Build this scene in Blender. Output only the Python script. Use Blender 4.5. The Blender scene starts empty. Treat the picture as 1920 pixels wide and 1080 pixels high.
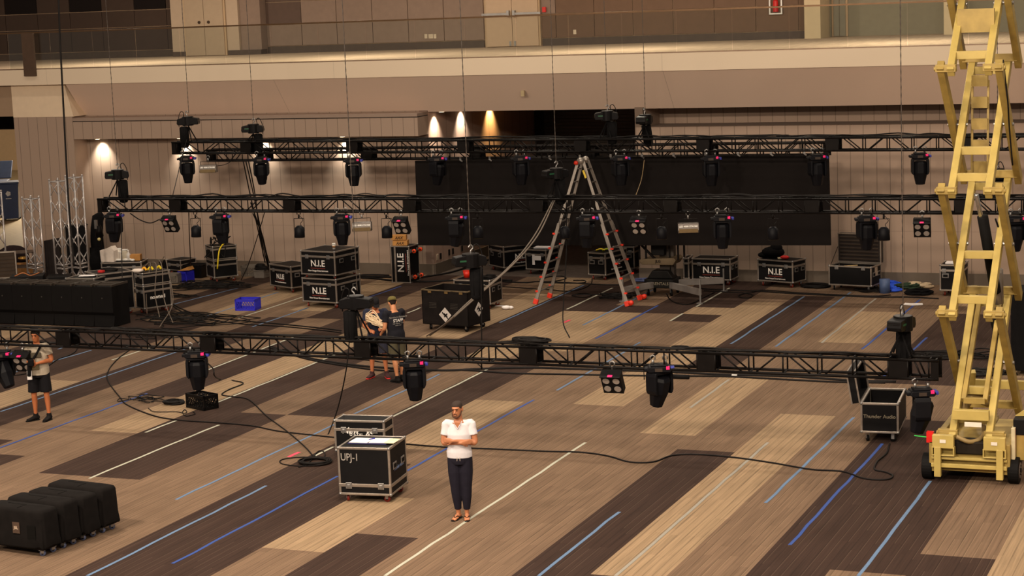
import bpy, math, random
from mathutils import Vector, Matrix, noise
random.seed(7)
S = bpy.context.scene
COL = S.collection
# ------------------------------------------------------------------ camera
FPX, PITCH, ROLL, YAW, CAMH = 3659.4, .150832, -.039866, .393818, 7.6
_f = Vector((-math.sin(YAW)*math.cos(PITCH), math.cos(YAW)*math.cos(PITCH), -math.sin(PITCH)))
_r = Vector((math.cos(YAW), math.sin(YAW), 0)); _u = _r.cross(_f)
_r, _u = (math.cos(ROLL)*_r + math.sin(ROLL)*_u), (-math.sin(ROLL)*_r + math.cos(ROLL)*_u)
C0 = Vector((0, 0, CAMH))
cam = bpy.data.cameras.new('camera'); cam_o = bpy.data.objects.new('camera', cam); COL.objects.link(cam_o)
m3 = Matrix((_r, _u, -_f)).transposed()
cam_o.matrix_world = Matrix.Translation(C0) @ m3.to_4x4()
cam.sensor_width = 36; cam.lens = FPX/1920*36; cam.clip_end = 300; cam.clip_start = .5
S.camera = cam_o
def ray(x, y): return _f + _r*((x-960)/FPX) - _u*((y-540)/FPX)
def onY(x, y, Y): d = ray(x, y); return C0 + d*(Y/d.y)
def onX(x, y, X): d = ray(x, y); return C0 + d*(X/d.x)
def onZ(x, y, Z=0.0): d = ray(x, y); return C0 + d*((Z-CAMH)/d.z)
# ------------------------------------------------------------------ world, lamps, exposure
S.view_settings.view_transform = 'Standard'; S.view_settings.look = 'None'
S.view_settings.gamma = 1; S.view_settings.use_curve_mapping = False
S.view_settings.exposure = 0.0
w = bpy.data.worlds.new('hall'); S.world = w; w.use_nodes = True
w.node_tree.nodes['Background'].inputs[0].default_value = (1, .82, .68, 1)
w.node_tree.nodes['Background'].inputs[1].default_value = .20
def lamp(name, kind, loc, energy, color=(1, .76, .52), size=.5, target=None, **kw):
    L = bpy.data.lights.new(name, kind); L.energy = energy; L.color = color
    if kind == 'AREA': L.shape = 'DISK'; L.size = size
    else: L.shadow_soft_size = size
    for k, v in kw.items(): setattr(L, k, v)
    o = bpy.data.objects.new(name, L); COL.objects.link(o); o.location = loc
    if target is not None: o.rotation_euler = (Vector(target)-Vector(loc)).to_track_quat('-Z', 'Y').to_euler()
    return o
for _x in (-38, -29, -20, -11, -2, 7):
    for _y in (-6, 4, 14, 24, 33.5, 42.5):
        lamp('ceiling_downlight', 'AREA', (_x, _y, 14.0), 238*{-38: .25, -29: .64, -20: 1.1, -11: 1.1, -2: .9, 7: .7}[_x]*(.85 if _y == 14 else 1), size=.7, color=(1, .855, .685), spread=math.radians(115))
for _x in (-33, -20, -7, 6):
    for _y in (2, 15):
        lamp('front_fill', 'AREA', (_x, _y, 13.0), 1500*{-33: .38, -20: 1.15, -7: 1.1, 6: .8}[_x], size=1.2, color=(1, .82, .64), target=(_x, _y+14, 0))  # unseen frontal fill, added to brighten walls, soffit and fascia
# ------------------------------------------------------------------ materials
def lin(c): return tuple(((v/255)/12.92 if v/255 <= .04045 else ((v/255+.055)/1.055)**2.4) for v in c)
_M = {}
def M(name, rgb, rough=.6, metal=0.0, var=.12, scale=6.0, emit=0, spec=.5, bump=0):
    if name in _M: return _M[name]
    m = bpy.data.materials.new(name); m.use_nodes = True; nt = m.node_tree; b = nt.nodes['Principled BSDF']
    c = lin(rgb)
    tc = nt.nodes.new('ShaderNodeTexCoord'); nz = nt.nodes.new('ShaderNodeTexNoise'); nz.inputs['Scale'].default_value = scale
    nz.inputs['Detail'].default_value = 5; nt.links.new(tc.outputs['Object'], nz.inputs['Vector'])
    r = nt.nodes.new('ShaderNodeValToRGB'); r.color_ramp.elements[0].position = .3; r.color_ramp.elements[1].position = .7
    r.color_ramp.elements[0].color = tuple(v*(1-var) for v in c)+(1,); r.color_ramp.elements[1].color = tuple(min(1, v*(1+var)) for v in c)+(1,)
    nt.links.new(nz.outputs['Fac'], r.inputs['Fac']); nt.links.new(r.outputs['Color'], b.inputs['Base Color'])
    b.inputs['Roughness'].default_value = rough; b.inputs['Metallic'].default_value = metal
    b.inputs['Specular IOR Level'].default_value = .14 if (max(rgb) < 42 and spec == .5) else spec
    if bump:
        bp = nt.nodes.new('ShaderNodeBump'); bp.inputs['Strength'].default_value = bump; bp.inputs['Distance'].default_value = .01
        nt.links.new(nz.outputs['Fac'], bp.inputs['Height']); nt.links.new(bp.outputs['Normal'], b.inputs['Normal'])
    if emit:
        b.inputs['Emission Color'].default_value = c+(1,); b.inputs['Emission Strength'].default_value = emit
    _M[name] = m; return m
def N(nt, t, **kw):
    n = nt.nodes.new(t)
    for k, v in kw.items(): setattr(n, k, v)
    return n
def math_node(nt, op, a, b=None):
    n = nt.nodes.new('ShaderNodeMath'); n.operation = op
    for i, v in enumerate((a, b)):
        if v is None: continue
        if isinstance(v, (int, float)): n.inputs[i].default_value = v
        else: nt.links.new(v, n.inputs[i])
    return n.outputs[0]
def carpet(name, rgb, line, lamt):
    """woven carpet planks 0.123 m wide running into the hall, each plank its own shade with thin pin lines"""
    m = bpy.data.materials.new(name); m.use_nodes = True; nt = m.node_tree; b = nt.nodes['Principled BSDF']
    tc = N(nt, 'ShaderNodeTexCoord'); sp = N(nt, 'ShaderNodeSeparateXYZ'); nt.links.new(tc.outputs['Object'], sp.inputs[0])
    X, Y = sp.outputs[0], sp.outputs[1]
    row = math_node(nt, 'FLOOR', math_node(nt, 'DIVIDE', X, .1231))
    jit = math_node(nt, 'FRACT', math_node(nt, 'MULTIPLY', math_node(nt, 'SINE', math_node(nt, 'MULTIPLY', row, 12.99)), 437.5))
    yb = math_node(nt, 'ADD', math_node(nt, 'DIVIDE', Y, .985), math_node(nt, 'MULTIPLY', jit, .75))
    cell = math_node(nt, 'FLOOR', yb)
    cv = N(nt, 'ShaderNodeCombineXYZ'); nt.links.new(row, cv.inputs[0]); nt.links.new(cell, cv.inputs[1])
    wn = N(nt, 'ShaderNodeTexWhiteNoise', noise_dimensions='2D'); nt.links.new(cv.outputs[0], wn.inputs['Vector'])
    fx = math_node(nt, 'FRACT', math_node(nt, 'DIVIDE', X, .1231))
    # pin line beside the plank joint, present on some planks only and partway along them
    l1 = math_node(nt, 'MULTIPLY', math_node(nt, 'LESS_THAN', fx, .08), math_node(nt, 'GREATER_THAN', wn.outputs['Value'], .35))
    # streaks
    mp = N(nt, 'ShaderNodeMapping'); mp.inputs['Scale'].default_value = (34, .9, 1); nt.links.new(tc.outputs['Object'], mp.inputs['Vector'])
    nz = N(nt, 'ShaderNodeTexNoise'); nz.inputs['Scale'].default_value = 1; nz.inputs['Detail'].default_value = 4; nt.links.new(mp.outputs[0], nz.inputs['Vector'])
    nz2 = N(nt, 'ShaderNodeTexNoise'); nz2.inputs['Scale'].default_value = .35; nz2.inputs['Detail'].default_value = 3; nt.links.new(tc.outputs['Object'], nz2.inputs['Vector'])
    nz3 = N(nt, 'ShaderNodeTexNoise'); nz3.inputs['Scale'].default_value = 60; nt.links.new(tc.outputs['Object'], nz3.inputs['Vector'])
    v = math_node(nt, 'ADD', math_node(nt, 'MULTIPLY', math_node(nt, 'SUBTRACT', wn.outputs['Value'], .5), .15),
                  math_node(nt, 'MULTIPLY', math_node(nt, 'SUBTRACT', nz.outputs['Fac'], .5), .95))
    v = math_node(nt, 'ADD', v, math_node(nt, 'MULTIPLY', math_node(nt, 'SUBTRACT', nz2.outputs['Fac'], .5), .22))
    v = math_node(nt, 'ADD', v, math_node(nt, 'MULTIPLY', math_node(nt, 'SUBTRACT', nz3.outputs['Fac'], .5), .22))
    v = math_node(nt, 'ADD', v, 1.03)
    v = math_node(nt, 'SUBTRACT', v, math_node(nt, 'MULTIPLY', math_node(nt, 'GREATER_THAN', fx, .88), .30))
    mul = N(nt, 'ShaderNodeVectorMath', operation='SCALE'); mul.inputs[0].default_value = lin(rgb); nt.links.new(v, mul.inputs['Scale'])
    mx = N(nt, 'ShaderNodeMix', data_type='RGBA'); nt.links.new(math_node(nt, 'MULTIPLY', l1, lamt), mx.inputs['Factor'])
    nt.links.new(mul.outputs[0], mx.inputs['A']); mx.inputs['B'].default_value = lin(line)+(1,)
    nt.links.new(mx.outputs['Result'], b.inputs['Base Color']); b.inputs['Roughness'].default_value = .95; b.inputs['Specular IOR Level'].default_value = .15
    return m
def panel_wall(name, rgb, pitch=.33, x0=0.0, line=.45, hz=None, axis=0, var=.05, groove=.018):
    """wall boarding: vertical joints every `pitch`, optional horizontal joints at heights hz"""
    m = bpy.data.materials.new(name); m.use_nodes = True; nt = m.node_tree; b = nt.nodes['Principled BSDF']
    tc = N(nt, 'ShaderNodeTexCoord'); sp = N(nt, 'ShaderNodeSeparateXYZ'); nt.links.new(tc.outputs['Object'], sp.inputs[0])
    X = sp.outputs[axis]; Z = sp.outputs[2]
    fx = math_node(nt, 'FRACT', math_node(nt, 'DIVIDE', math_node(nt, 'SUBTRACT', X, x0), pitch))
    l = math_node(nt, 'LESS_THAN', fx, groove/pitch)
    for h in (hz or []):
        l = math_node(nt, 'MAXIMUM', l, math_node(nt, 'MULTIPLY', .4, math_node(nt, 'LESS_THAN', math_node(nt, 'ABSOLUTE', math_node(nt, 'SUBTRACT', Z, h)), .009)))
    nz = N(nt, 'ShaderNodeTexNoise'); nz.inputs['Scale'].default_value = 40; nt.links.new(tc.outputs['Object'], nz.inputs['Vector'])
    v = math_node(nt, 'ADD', math_node(nt, 'MULTIPLY', math_node(nt, 'SUBTRACT', nz.outputs['Fac'], .5), var*2), 1.0)
    v = math_node(nt, 'MULTIPLY', v, math_node(nt, 'SUBTRACT', 1.0, math_node(nt, 'MULTIPLY', l, line)))
    mul = N(nt, 'ShaderNodeVectorMath', operation='SCALE'); mul.inputs[0].default_value = lin(rgb); nt.links.new(v, mul.inputs['Scale'])
    nt.links.new(mul.outputs[0], b.inputs['Base Color']); b.inputs['Roughness'].default_value = .9; b.inputs['Specular IOR Level'].default_value = .2
    return m
BLK = M('black_laminate', (17, 16, 17), .55, var=.1); ALU = M('aluminium', (168, 158, 148), .38, .75, .1, 14)
STEEL = M('zinc_steel', (150, 148, 146), .4, .8); BLACKP = M('black_painted_steel', (20, 17, 16), .45, .3, .15)
BLACKR = M('black_rubber', (14, 13, 13), .7); BLACKF = M('black_fabric', (14, 13, 14), .95, var=.2, scale=10)
PLAST = M('black_plastic', (14, 14, 18), .5); WHITE = M('white_paint', (225, 222, 216), .6); ORANGE = M('orange_urethane', (235, 70, 20), .45)
REDW = M('dark_red_urethane', (120, 28, 18), .5); PINK = M('pink_gaffer_tape', (255, 30, 120), .6); YEL = M('yellow_plastic', (235, 205, 30), .5)
BLUEH = M('blue_handle', (40, 50, 150), .5); CABLE = M('black_cable', (20, 17, 16), .6); PAPER = M('white_paper', (235, 230, 228), .8, var=.03)
LENS = M('frosted_lens', (150, 140, 132), .35); KRAFT = M('brown_cardboard', (190, 135, 70), .8)
# ------------------------------------------------------------------ mesh helpers
class MB:
    def __init__(s): s.v = []; s.f = []; s.m = []; s.T = Matrix.Identity(4)
    def add(s, vs, fs, mi=0):
        n = len(s.v); s.v += [s.T @ Vector(v) for v in vs]; s.f += [tuple(i+n for i in f) for f in fs]; s.m += [mi]*len(fs); return s
    def box(s, x0, x1, y0, y1, z0, z1, mi=0):
        return s.add([(x0,y0,z0),(x1,y0,z0),(x1,y1,z0),(x0,y1,z0),(x0,y0,z1),(x1,y0,z1),(x1,y1,z1),(x0,y1,z1)],
                     [(0,3,2,1),(4,5,6,7),(0,1,5,4),(1,2,6,5),(2,3,7,6),(3,0,4,7)], mi)
    def cb(s, c, d, mi=0, R=None):
        T = s.T
        if R is not None: s.T = s.T @ Matrix.Translation(Vector(c)) @ R.to_4x4(); c = (0,0,0)
        s.box(c[0]-d[0]/2, c[0]+d[0]/2, c[1]-d[1]/2, c[1]+d[1]/2, c[2]-d[2]/2, c[2]+d[2]/2, mi); s.T = T; return s
    def bar(s, a, b, w, h=None, mi=0, up=(0,0,1)):
        a = Vector(a); b = Vector(b); t = (b-a); L = t.length
        if L < 1e-6: return s
        t /= L; h = h or w; up = Vector(up)
        if abs(t.dot(up)) > .98: up = Vector((0,1,0)) if abs(t.y) < .9 else Vector((1,0,0))
        x = t.cross(up).normalized(); z = x.cross(t)
        vs = [p + x*sx*w/2 + z*sz*h/2 for p in (a, b) for sx, sz in ((-1,-1),(1,-1),(1,1),(-1,1))]
        return s.add(vs, [(0,3,2,1),(4,5,6,7),(0,1,5,4),(1,2,6,5),(2,3,7,6),(3,0,4,7)][::1], mi)
    def tube(s, pts, r, n=6, mi=0, cap=True):
        pts = [Vector(p) for p in pts]; rs = r if isinstance(r, (list, tuple)) else [r]*len(pts)
        t0 = (pts[1]-pts[0]).normalized(); up = Vector((0,0,1)) if abs(t0.z) < .9 else Vector((0,1,0)); x = t0.cross(up).normalized()
        vs = []; fs = []
        for i, p in enumerate(pts):
            t = (pts[min(i+1, len(pts)-1)]-pts[max(i-1, 0)])
            t = t.normalized() if t.length > 1e-9 else t0
            x = (x - t*x.dot(t)); x = x.normalized() if x.length > 1e-6 else t.orthogonal().normalized(); y = t.cross(x)
            for k in range(n):
                a = 2*math.pi*k/n; vs.append(p + x*math.cos(a)*rs[i] + y*math.sin(a)*rs[i])
        for i in range(len(pts)-1):
            for k in range(n): fs.append((i*n+k, i*n+(k+1)%n, (i+1)*n+(k+1)%n, (i+1)*n+k))
        if cap: fs.append(tuple(range(n-1, -1, -1))); fs.append(tuple((len(pts)-1)*n+k for k in range(n)))
        return s.add(vs, fs, mi)
    def cyl(s, a, b, r, n=12, mi=0, r2=None): return s.tube([a, b], [r, r if r2 is None else r2], n, mi)
    def prism(s, poly, axis, a0, a1, mi=0):
        """poly: list of 2-D points; extruded along axis (0,1,2) from a0 to a1"""
        def P(p, a): return {0:(a,p[0],p[1]), 1:(p[0],a,p[1]), 2:(p[0],p[1],a)}[axis]
        n = len(poly); vs = [P(p, a0) for p in poly]+[P(p, a1) for p in poly]
        fs = [tuple(range(n)), tuple(range(2*n-1, n-1, -1))]+[(i, i+n, (i+1)%n+n, (i+1)%n) for i in range(n)]
        return s.add(vs, fs, mi)
    def sphere(s, c, r, n=10, mi=0):
        c = Vector(c); rr = r if isinstance(r, (tuple, list)) else (r, r, r); vs = []; fs = []; m = n//2
        for i in range(m+1):
            ph = math.pi*i/m
            for k in range(n):
                th = 2*math.pi*k/n; vs.append(c+Vector((rr[0]*math.sin(ph)*math.cos(th), rr[1]*math.sin(ph)*math.sin(th), rr[2]*math.cos(ph))))
        for i in range(m):
            for k in range(n): fs.append((i*n+k, (i+1)*n+k, (i+1)*n+(k+1)%n, i*n+(k+1)%n))
        return s.add(vs, fs, mi)
    def build(s, name, mats, parent=None, smooth=False, bevel=0):
        me = bpy.data.meshes.new(name); me.from_pydata([tuple(v) for v in s.v], [], s.f)
        mats = mats if isinstance(mats, (list, tuple)) else [mats]
        for m in mats: me.materials.append(m)
        for p, i in zip(me.polygons, s.m): p.material_index = i; p.use_smooth = smooth
        me.validate(); me.update()
        o = bpy.data.objects.new(name, me); COL.objects.link(o)
        if parent is not None: o.parent = parent
        if bevel:
            b = o.modifiers.new('Bevel', 'BEVEL'); b.width = bevel; b.segments = 2; b.limit_method = 'ANGLE'
        return o
def tag(o, label, cat, group=None):
    o['label'] = label; o['category'] = cat
    if group: o['group'] = group
    return o
def thing(name, label, cat, loc=(0,0,0), rz=0, group=None):
    o = bpy.data.objects.new(name, None); COL.objects.link(o); o.location = loc; o.rotation_euler = (0, 0, rz)
    o.empty_display_size = .1
    return tag(o, label, cat, group)
def struct(o): o['kind'] = 'structure'; return o
def copy_tree(o, parent=None):
    c = o.copy(); COL.objects.link(c)
    if parent is not None: c.parent = parent
    for ch in list(o.children): copy_tree(ch, c)
    return c
def text_part(s, size, parent, loc, rot, mat, name='lettering', align='CENTER', shear=0, sx=1.0, ext=.001, bold=0):
    cu = bpy.data.curves.new('t', 'FONT'); cu.body = s; cu.size = size; cu.align_x = align; cu.align_y = 'CENTER'; cu.extrude = ext; cu.shear = shear
    cu.offset = bold; cu.resolution_u = 3
    to = bpy.data.objects.new('t', cu); COL.objects.link(to)
    dg = bpy.context.evaluated_depsgraph_get(); me = bpy.data.meshes.new_from_object(to.evaluated_get(dg))
    bpy.data.objects.remove(to); me.materials.clear(); me.materials.append(mat)
    o = bpy.data.objects.new(name, me); COL.objects.link(o); o.parent = parent; o.location = loc; o.rotation_euler = rot; o.scale = (sx, 1, 1)
    return o
FRONT = (math.pi/2, 0, 0)
def smooth_pts(pts, k=6):
    P = [Vector(p) for p in pts]
    if len(P) < 3: return P
    P = [P[0]*2-P[1]]+P+[P[-1]*2-P[-2]]; out = []
    for i in range(1, len(P)-2):
        for j in range(k):
            t = j/k; a, b, c, d = P[i-1:i+3]
            out.append(.5*((2*b)+(c-a)*t+(2*a-5*b+4*c-d)*t*t+(3*b-a-3*c+d)*t**3))
    return out+[P[-2]]
def cable(name, label, pts, r=.012, group=None, mat=None, parent=None, k=6, cat='cable'):
    mb = MB(); mb.tube(smooth_pts(pts, k), r, 6); o = mb.build(name, mat or CABLE, parent, True)
    if parent is None: tag(o, label, cat, group)
    return o
def floor_pts(px, z=.013): return [onZ(x, y, z) for x, y in px]
def coil_mb(mb, c, R, r, turns=6, z0=.012, squash=1.0, seed=0, jit=.12):
    rnd = random.Random(seed); pts = []
    for i in range(turns*14):
        a = 2*math.pi*i/14; rr = R*(1-jit+2*jit*rnd.random()*.8) if i % 5 == 0 else R*(1-jit*.4*math.sin(i*.37+seed))
        pts.append((c[0]+rr*math.cos(a), c[1]+rr*math.sin(a)*squash, c[2]+z0+r*1.2*(i/14)*.7+.004*rnd.random()))
    mb.tube(smooth_pts(pts, 2), r, 5); return mb
# ================================================================== SETTING
MID = carpet('carpet_mid', (107, 87, 70), (140, 119, 96), .38)
DRK = carpet('carpet_dark', (53, 39, 33), (104, 86, 72), .36)
LGT = carpet('carpet_light', (140, 118, 93), (101, 83, 66), .4)
LOB = M('dark_service_carpet', (72, 60, 52), .95, var=.25, scale=5)
X0, PX, Y0, PY = -9.67, .985, 23.2, .99
# (first column, last column, first row, last row, tone) on the ~1 m tile grid
RECTS = [(0,0,-9,6,'D'), (1,1,0,9,'L'), (1,1,-9,-1,'D'), (3,4,1,9,'D'), (3,3,-9,0,'D'), (5,5,-9,1,'D'), (6,6,-9,30,'L'), (7,8,4,9,'D'), (2,3,13,20,'D'),
 (0,0,17,20,'L'), (-1,-1,8,12,'L'), (-2,-2,14,22,'D'), (-3,-3,-9,0,'D'), (-3,-3,10,21,'L'), (-4,-4,0,2,'L'), (-4,-4,19,19,'D'), (-4,-4,20,20,'L'),
 (-4,-4,21,24,'D'), (-6,-5,-9,4,'D'), (-6,-6,5,13,'D'), (-5,-5,6,9,'L'), (-6,-5,20,20,'D'), (-5,-5,21,24,'D'), (-6,-6,15,19,'L'), (-7,-7,14,19,'L'),
 (-8,-8,8,23,'D'), (-7,-7,20,24,'D'), (-9,-9,16,24,'L'), (-10,-10,3,15,'D'), (-9,-9,3,7,'D'), (-11,-11,6,16,'L'), (-12,-12,9,17,'D'), (-11,-11,18,24,'D'),
 (-12,-12,-9,3,'D'), (-13,-13,-9,4,'D'), (-14,-14,-9,17,'D'), (-17,-16,-9,16,'D'), (-15,-15,3,9,'L'), (-13,-13,18,24,'D'), (-14,-14,19,24,'L'),
 (-16,-16,18,24,'L'), (-18,-18,5,25,'D'), (-20,-20,0,25,'L'), (-21,-21,8,25,'D'), (-1,-1,20,22,'M'), (2,2,22,24,'L'), (4,4,14,22,'L'), (5,5,18,24,'D')]
cols = list(range(-36, 22)); rows = list(range(-44, 25)) 
tone = {}
for a, b, c, d, t in RECTS:
    for i in range(a, b+1):
        for j in range(c, d+1): tone[(i, j)] = t
fl = MB()
def quad(mb, x0, x1, y0, y1, z, mi): mb.add([(x0,y0,z),(x1,y0,z),(x1,y1,z),(x0,y1,z)], [(0,1,2,3)], mi)
for i in cols:
    for j in rows:
        y0 = Y0+j*PY; y1 = Y0+(j+1)*PY if j < 24 else 48.1
        quad(fl, X0+i*PX, X0+(i+1)*PX, y0, y1, 0, {'D':1, 'L':2}.get(tone.get((i, j), 'M'), 0))
quad(fl, -23, -15, 48.1, 56, 0, 3)
quad(fl, -60, -35.2, 48.1, 80, 0, 4)
struct(fl.build('floor', [MID, DRK, LGT, LOB, M('concrete_floor', (150, 132, 98), .6)]))
WALLC = (160, 139, 123)
WM = panel_wall('wall_boards', WALLC, .33, -33.17, .42, [1.33])
WSIDE = panel_wall('wall_boards_side', WALLC, .33, 48.1, .42, [1.33], axis=1)
WPL = M('plain_plaster', (146, 126, 112), .9, var=.03); CREAM = M('cream_paint', (220, 198, 170), .85, var=.03); BASEB = M('vinyl_baseboard', (96, 84, 72), .6, var=.05)
YW, YB = 48.1, 47.45
def slab(name, x0, x1, y0, y1, z0, z1, mats): return struct(MB().box(x0, x1, y0, y1, z0, z1).build(name, mats))
slab('wall_back', -33.26, -22.5, YW, YW+.25, 0, 4.5, WM)
slab('wall_back', -16.35, 8, YW, YW+.25, 0, 3.98, WM)
slab('wall_back_upper', -16.1, 8, YW+1.3, YW+1.5, 3.9, 4.5, WM)  # set back with ledge and pocket, a recess shaped to shade this band
slab('trim_shade_ledge', -16.1, 8, YW+.25, YW+1.3, 3.9, 3.98, WPL)
slab('ceiling_shade_pocket', -16.1, 8, YW+.25, YW+1.5, 4.46, 4.5, WPL)
slab('baseboard_back', -33.26, -22.26, YW-.03, YW, 0, .3, BASEB)
slab('baseboard_back', -16.35, 8, YW-.03, YW, 0, .3, BASEB)
# bulkhead over the left half
slab('trim_bulkhead', -33.26, -22.26, YB, YW, 3.86, 4.36, panel_wall('bulkhead_boards', WALLC, .33, -33.26, .42))
slab('trim_bulkhead_cap', -33.26, -22.26, YB-.02, YW, 4.385, 4.47, WPL)
slab('trim_bulkhead_reveal', -33.26, -22.26, YB+.03, YW, 4.36, 4.385, M('shadow_gap', (45, 38, 34), .8))
# sloping soffit and cream fascia of the balcony
YF = 47.3
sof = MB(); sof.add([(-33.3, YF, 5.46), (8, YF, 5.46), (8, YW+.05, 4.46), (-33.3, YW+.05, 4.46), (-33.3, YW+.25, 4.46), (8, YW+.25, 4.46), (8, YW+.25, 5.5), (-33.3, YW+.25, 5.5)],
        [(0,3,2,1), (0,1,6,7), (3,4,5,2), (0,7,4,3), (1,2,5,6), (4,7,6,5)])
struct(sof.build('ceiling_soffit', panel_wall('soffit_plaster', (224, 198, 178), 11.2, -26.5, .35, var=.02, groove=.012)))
slab('trim_fascia', -60, 8, YF-.05, YF+.2, 5.46, 5.90, panel_wall('fascia_paint', (218, 200, 176), 9.3, -24.6, .25, var=.02, groove=.012))
slab('floor_balcony', -60, 8, YF+.2, 61, 5.50, 5.86, carpet('balcony_carpet', (186, 162, 136), (120, 96, 76), .3))
# recess (service corridor) behind the screen
slab('wall_recess_left', -22.5, -22.26, YW, 55.9, 0, 4.5, [panel_wall('recess_boards', (178, 150, 134), .6, 48.1, .5, [3.35], axis=1)])
slab('baseboard_recess', -22.26, -22.23, YW, 54.5, 0, .3, BASEB)
slab('wall_recess_right', -16.35, -16.1, YW+.25, 56, 0, 3.9, WSIDE)
slab('wall_recess_right', -16.35, -16.1, YW, 56, 3.98, 4.5, WSIDE)
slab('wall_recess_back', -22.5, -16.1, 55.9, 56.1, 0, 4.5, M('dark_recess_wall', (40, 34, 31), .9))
slab('ceiling_recess', -22.26, -16.1, YW+.25, 56, 4.46, 4.5, WPL)
rd = MB()
for k in range(38): rd.box(-21.9, -16.6, 55.8, 55.88, .02+k*.105, .02+k*.105+.095)
o = struct(rd.build('door_6', M('roller_door_slats', (52, 45, 41), .6, .3)))
# column at the far left
slab('wall_column', -35.3, -33.26, YB, 49.0, 0, 4.52, WM)
cc = MB(); zt = 5.46; xr = onY(118, 128, YB).x
cc.add([(-35.3, YB-.01, 4.52), (-33.2, YB-.01, 4.52), (xr, YB-.01, zt), (-35.3, YB-.01, zt), (-35.3, 49, 4.52), (-33.2, 49, 4.52), (xr, 49, zt), (-35.3, 49, zt)],
       [(0,1,2,3), (1,5,6,2), (5,4,7,6), (4,0,3,7), (0,4,5,1), (3,2,6,7)])
struct(cc.build('wall_column_cap', CREAM))
# room beyond the far-left opening
slab('wall_far_left', -62, -34.5, 78, 78.3, 0, 6, M('far_room_paint', (196, 168, 132), .9, var=.04))
slab('trim_far_left_header', -60, -35.3, 50.5, 51, 3.95, 4.55, M('dark_header', (14, 12, 12), .9))
slab('wall_far_left_upper', -60, -35.3, YB, 48.2, 4.55, 5.46, M('upper_plaster', (150, 126, 102), .9, var=.03))
slab('wall_far_room_side', -35.2, -35.0, 49.0, 78, 0, 5.5, M('far_room_side_paint', (206, 178, 144), .9, var=.03))
slab('door_7', -35.26, -35.2, 52.0, 53.5, 0, 2.2, M('far_door_paint', (150, 122, 92), .6, var=.03))
# balcony back wall
YBK = 57.6; ZB = 5.86
def bx(px): return onY(px, 60, YBK).x
bal_brown = M('balcony_panel_brown', (104, 80, 62), .85, var=.05); bal_dk = M('balcony_panel_dark', (62, 46, 36), .85, var=.06)
bal_gr = M('balcony_panel_greige', (128, 108, 94), .85, var=.05); bal_blk = M('balcony_panel_black', (26, 20, 19), .8, var=.05); bal_lt = M('balcony_paint_light', (172, 152, 130), .85, var=.03)
bal_mid = M('balcony_panel_taupe', (84, 66, 56), .85, var=.05); bal_grn = M('balcony_wall_sage', (134, 126, 106), .85, var=.04)
bw = MB(); seam = .012
def pan(px0, px1, z0, z1, mi, y=0.0): bw.box(bx(px0)+seam, bx(px1)-seam, YBK-y, YBK+.1, z0, z1-seam*2, mi)
ZS = [ZB+.22, ZB+1.02, ZB+1.72, ZB+2.5]
# left, brown wall with black squares
xs = [-60, 12, 72, 133, 193, 254, 314, 335]
for i in range(len(xs)-1):
    pan(xs[i], xs[i+1], ZB+.25, ZB+1.05, 1); pan(xs[i], xs[i+1], ZB+1.05, ZB+1.62, 1)
    pan(xs[i], xs[i+1], ZB+1.62, ZB+2.6, 3 if i in (1, 3, 5) else 1)
pan(-60, 335, ZB, ZB+.25, 4)
xs = [462, 500, 566, 632, 699, 766, 833, 908]
for i in range(1, len(xs)-1):
    pan(xs[i], xs[i+1], ZB+.25, ZB+.95, 2); pan(xs[i], xs[i+1], ZB+.95, ZB+1.7, 2 if i != 1 else 5)
    pan(xs[i], xs[i+1], ZB+1.7, ZB+2.6, 5 if i in (1, 4) else 2)
xs = [1016, 1043, 1115, 1188, 1263, 1340, 1418, 1498, 1513]
for i in range(len(xs)-1):
    pan(xs[i], xs[i+1], ZB+.25, ZB+1.0, 0); pan(xs[i], xs[i+1], ZB+1.0, ZB+1.7, 0 if i else 2); pan(xs[i], xs[i+1], ZB+1.7, ZB+2.6, 5)
pan(500, 908, ZB, ZB+.25, 4); pan(1016, 1513, ZB, ZB+.25, 4)
bw.box(bx(-90), bx(1513), YBK+.05, YBK+.2, ZB, ZB+2.7, 6)
struct(bw.build('wall_balcony_back', [bal_brown, bal_dk, bal_gr, bal_blk, M('balcony_base', (74, 60, 50), .7), bal_mid, M('panel_seam', (176, 148, 120), .8)]))
slab('wall_balcony_closet', bx(337), bx(462), YBK-.5, YBK+.1, ZB, ZB+2.6, bal_lt)
slab('wall_balcony_closet_side', bx(462), bx(500), YBK-.38, YBK+.1, ZB, ZB+2.6, bal_gr)
slab('baseboard_balcony_closet', bx(337)-.01, bx(502), YBK-.52, YBK-.1, ZB, ZB+.16, M('balcony_base', (74, 60, 50), .7))
slab('wall_balcony_pier', bx(1513), bx(1543), YBK-.3, YBK+1, ZB, ZB+2.6, M('balcony_pier_paint', (196, 176, 142), .85, var=.03))
slab('wall_balcony_sage', bx(1543), bx(2150), YBK+.9, YBK+1.1, ZB, ZB+2.7, bal_grn)
slab('wall_balcony_pier', bx(1772), bx(1800), YBK-.2, YBK+1, ZB, ZB+2.6, M('balcony_pier_paint', (196, 176, 142), .85, var=.03))
def door(name, px0, px1, y, mat, h=2.6, handles=()):
    m = MB(); a, b = bx(px0), bx(px1); mid = (a+b)/2
    d = struct(MB().box(a, b, y-.05, y, ZB+.01, ZB+h).build(name, M('door_frame_paint', (176, 150, 118), .7, var=.03)))
    for (u, v) in ((a+.06, mid-.008), (mid+.008, b-.06)): MB().box(u, v, y-.09, y-.05, ZB+.02, ZB+h-.03).build('door_leaf', mat, d)
    return d, a, b, mid
dm = M('door_paint', (178, 152, 124), .6, var=.03)
d, a, b, mid = door('door_1', 912, 1015, YBK-.02, dm)
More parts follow.
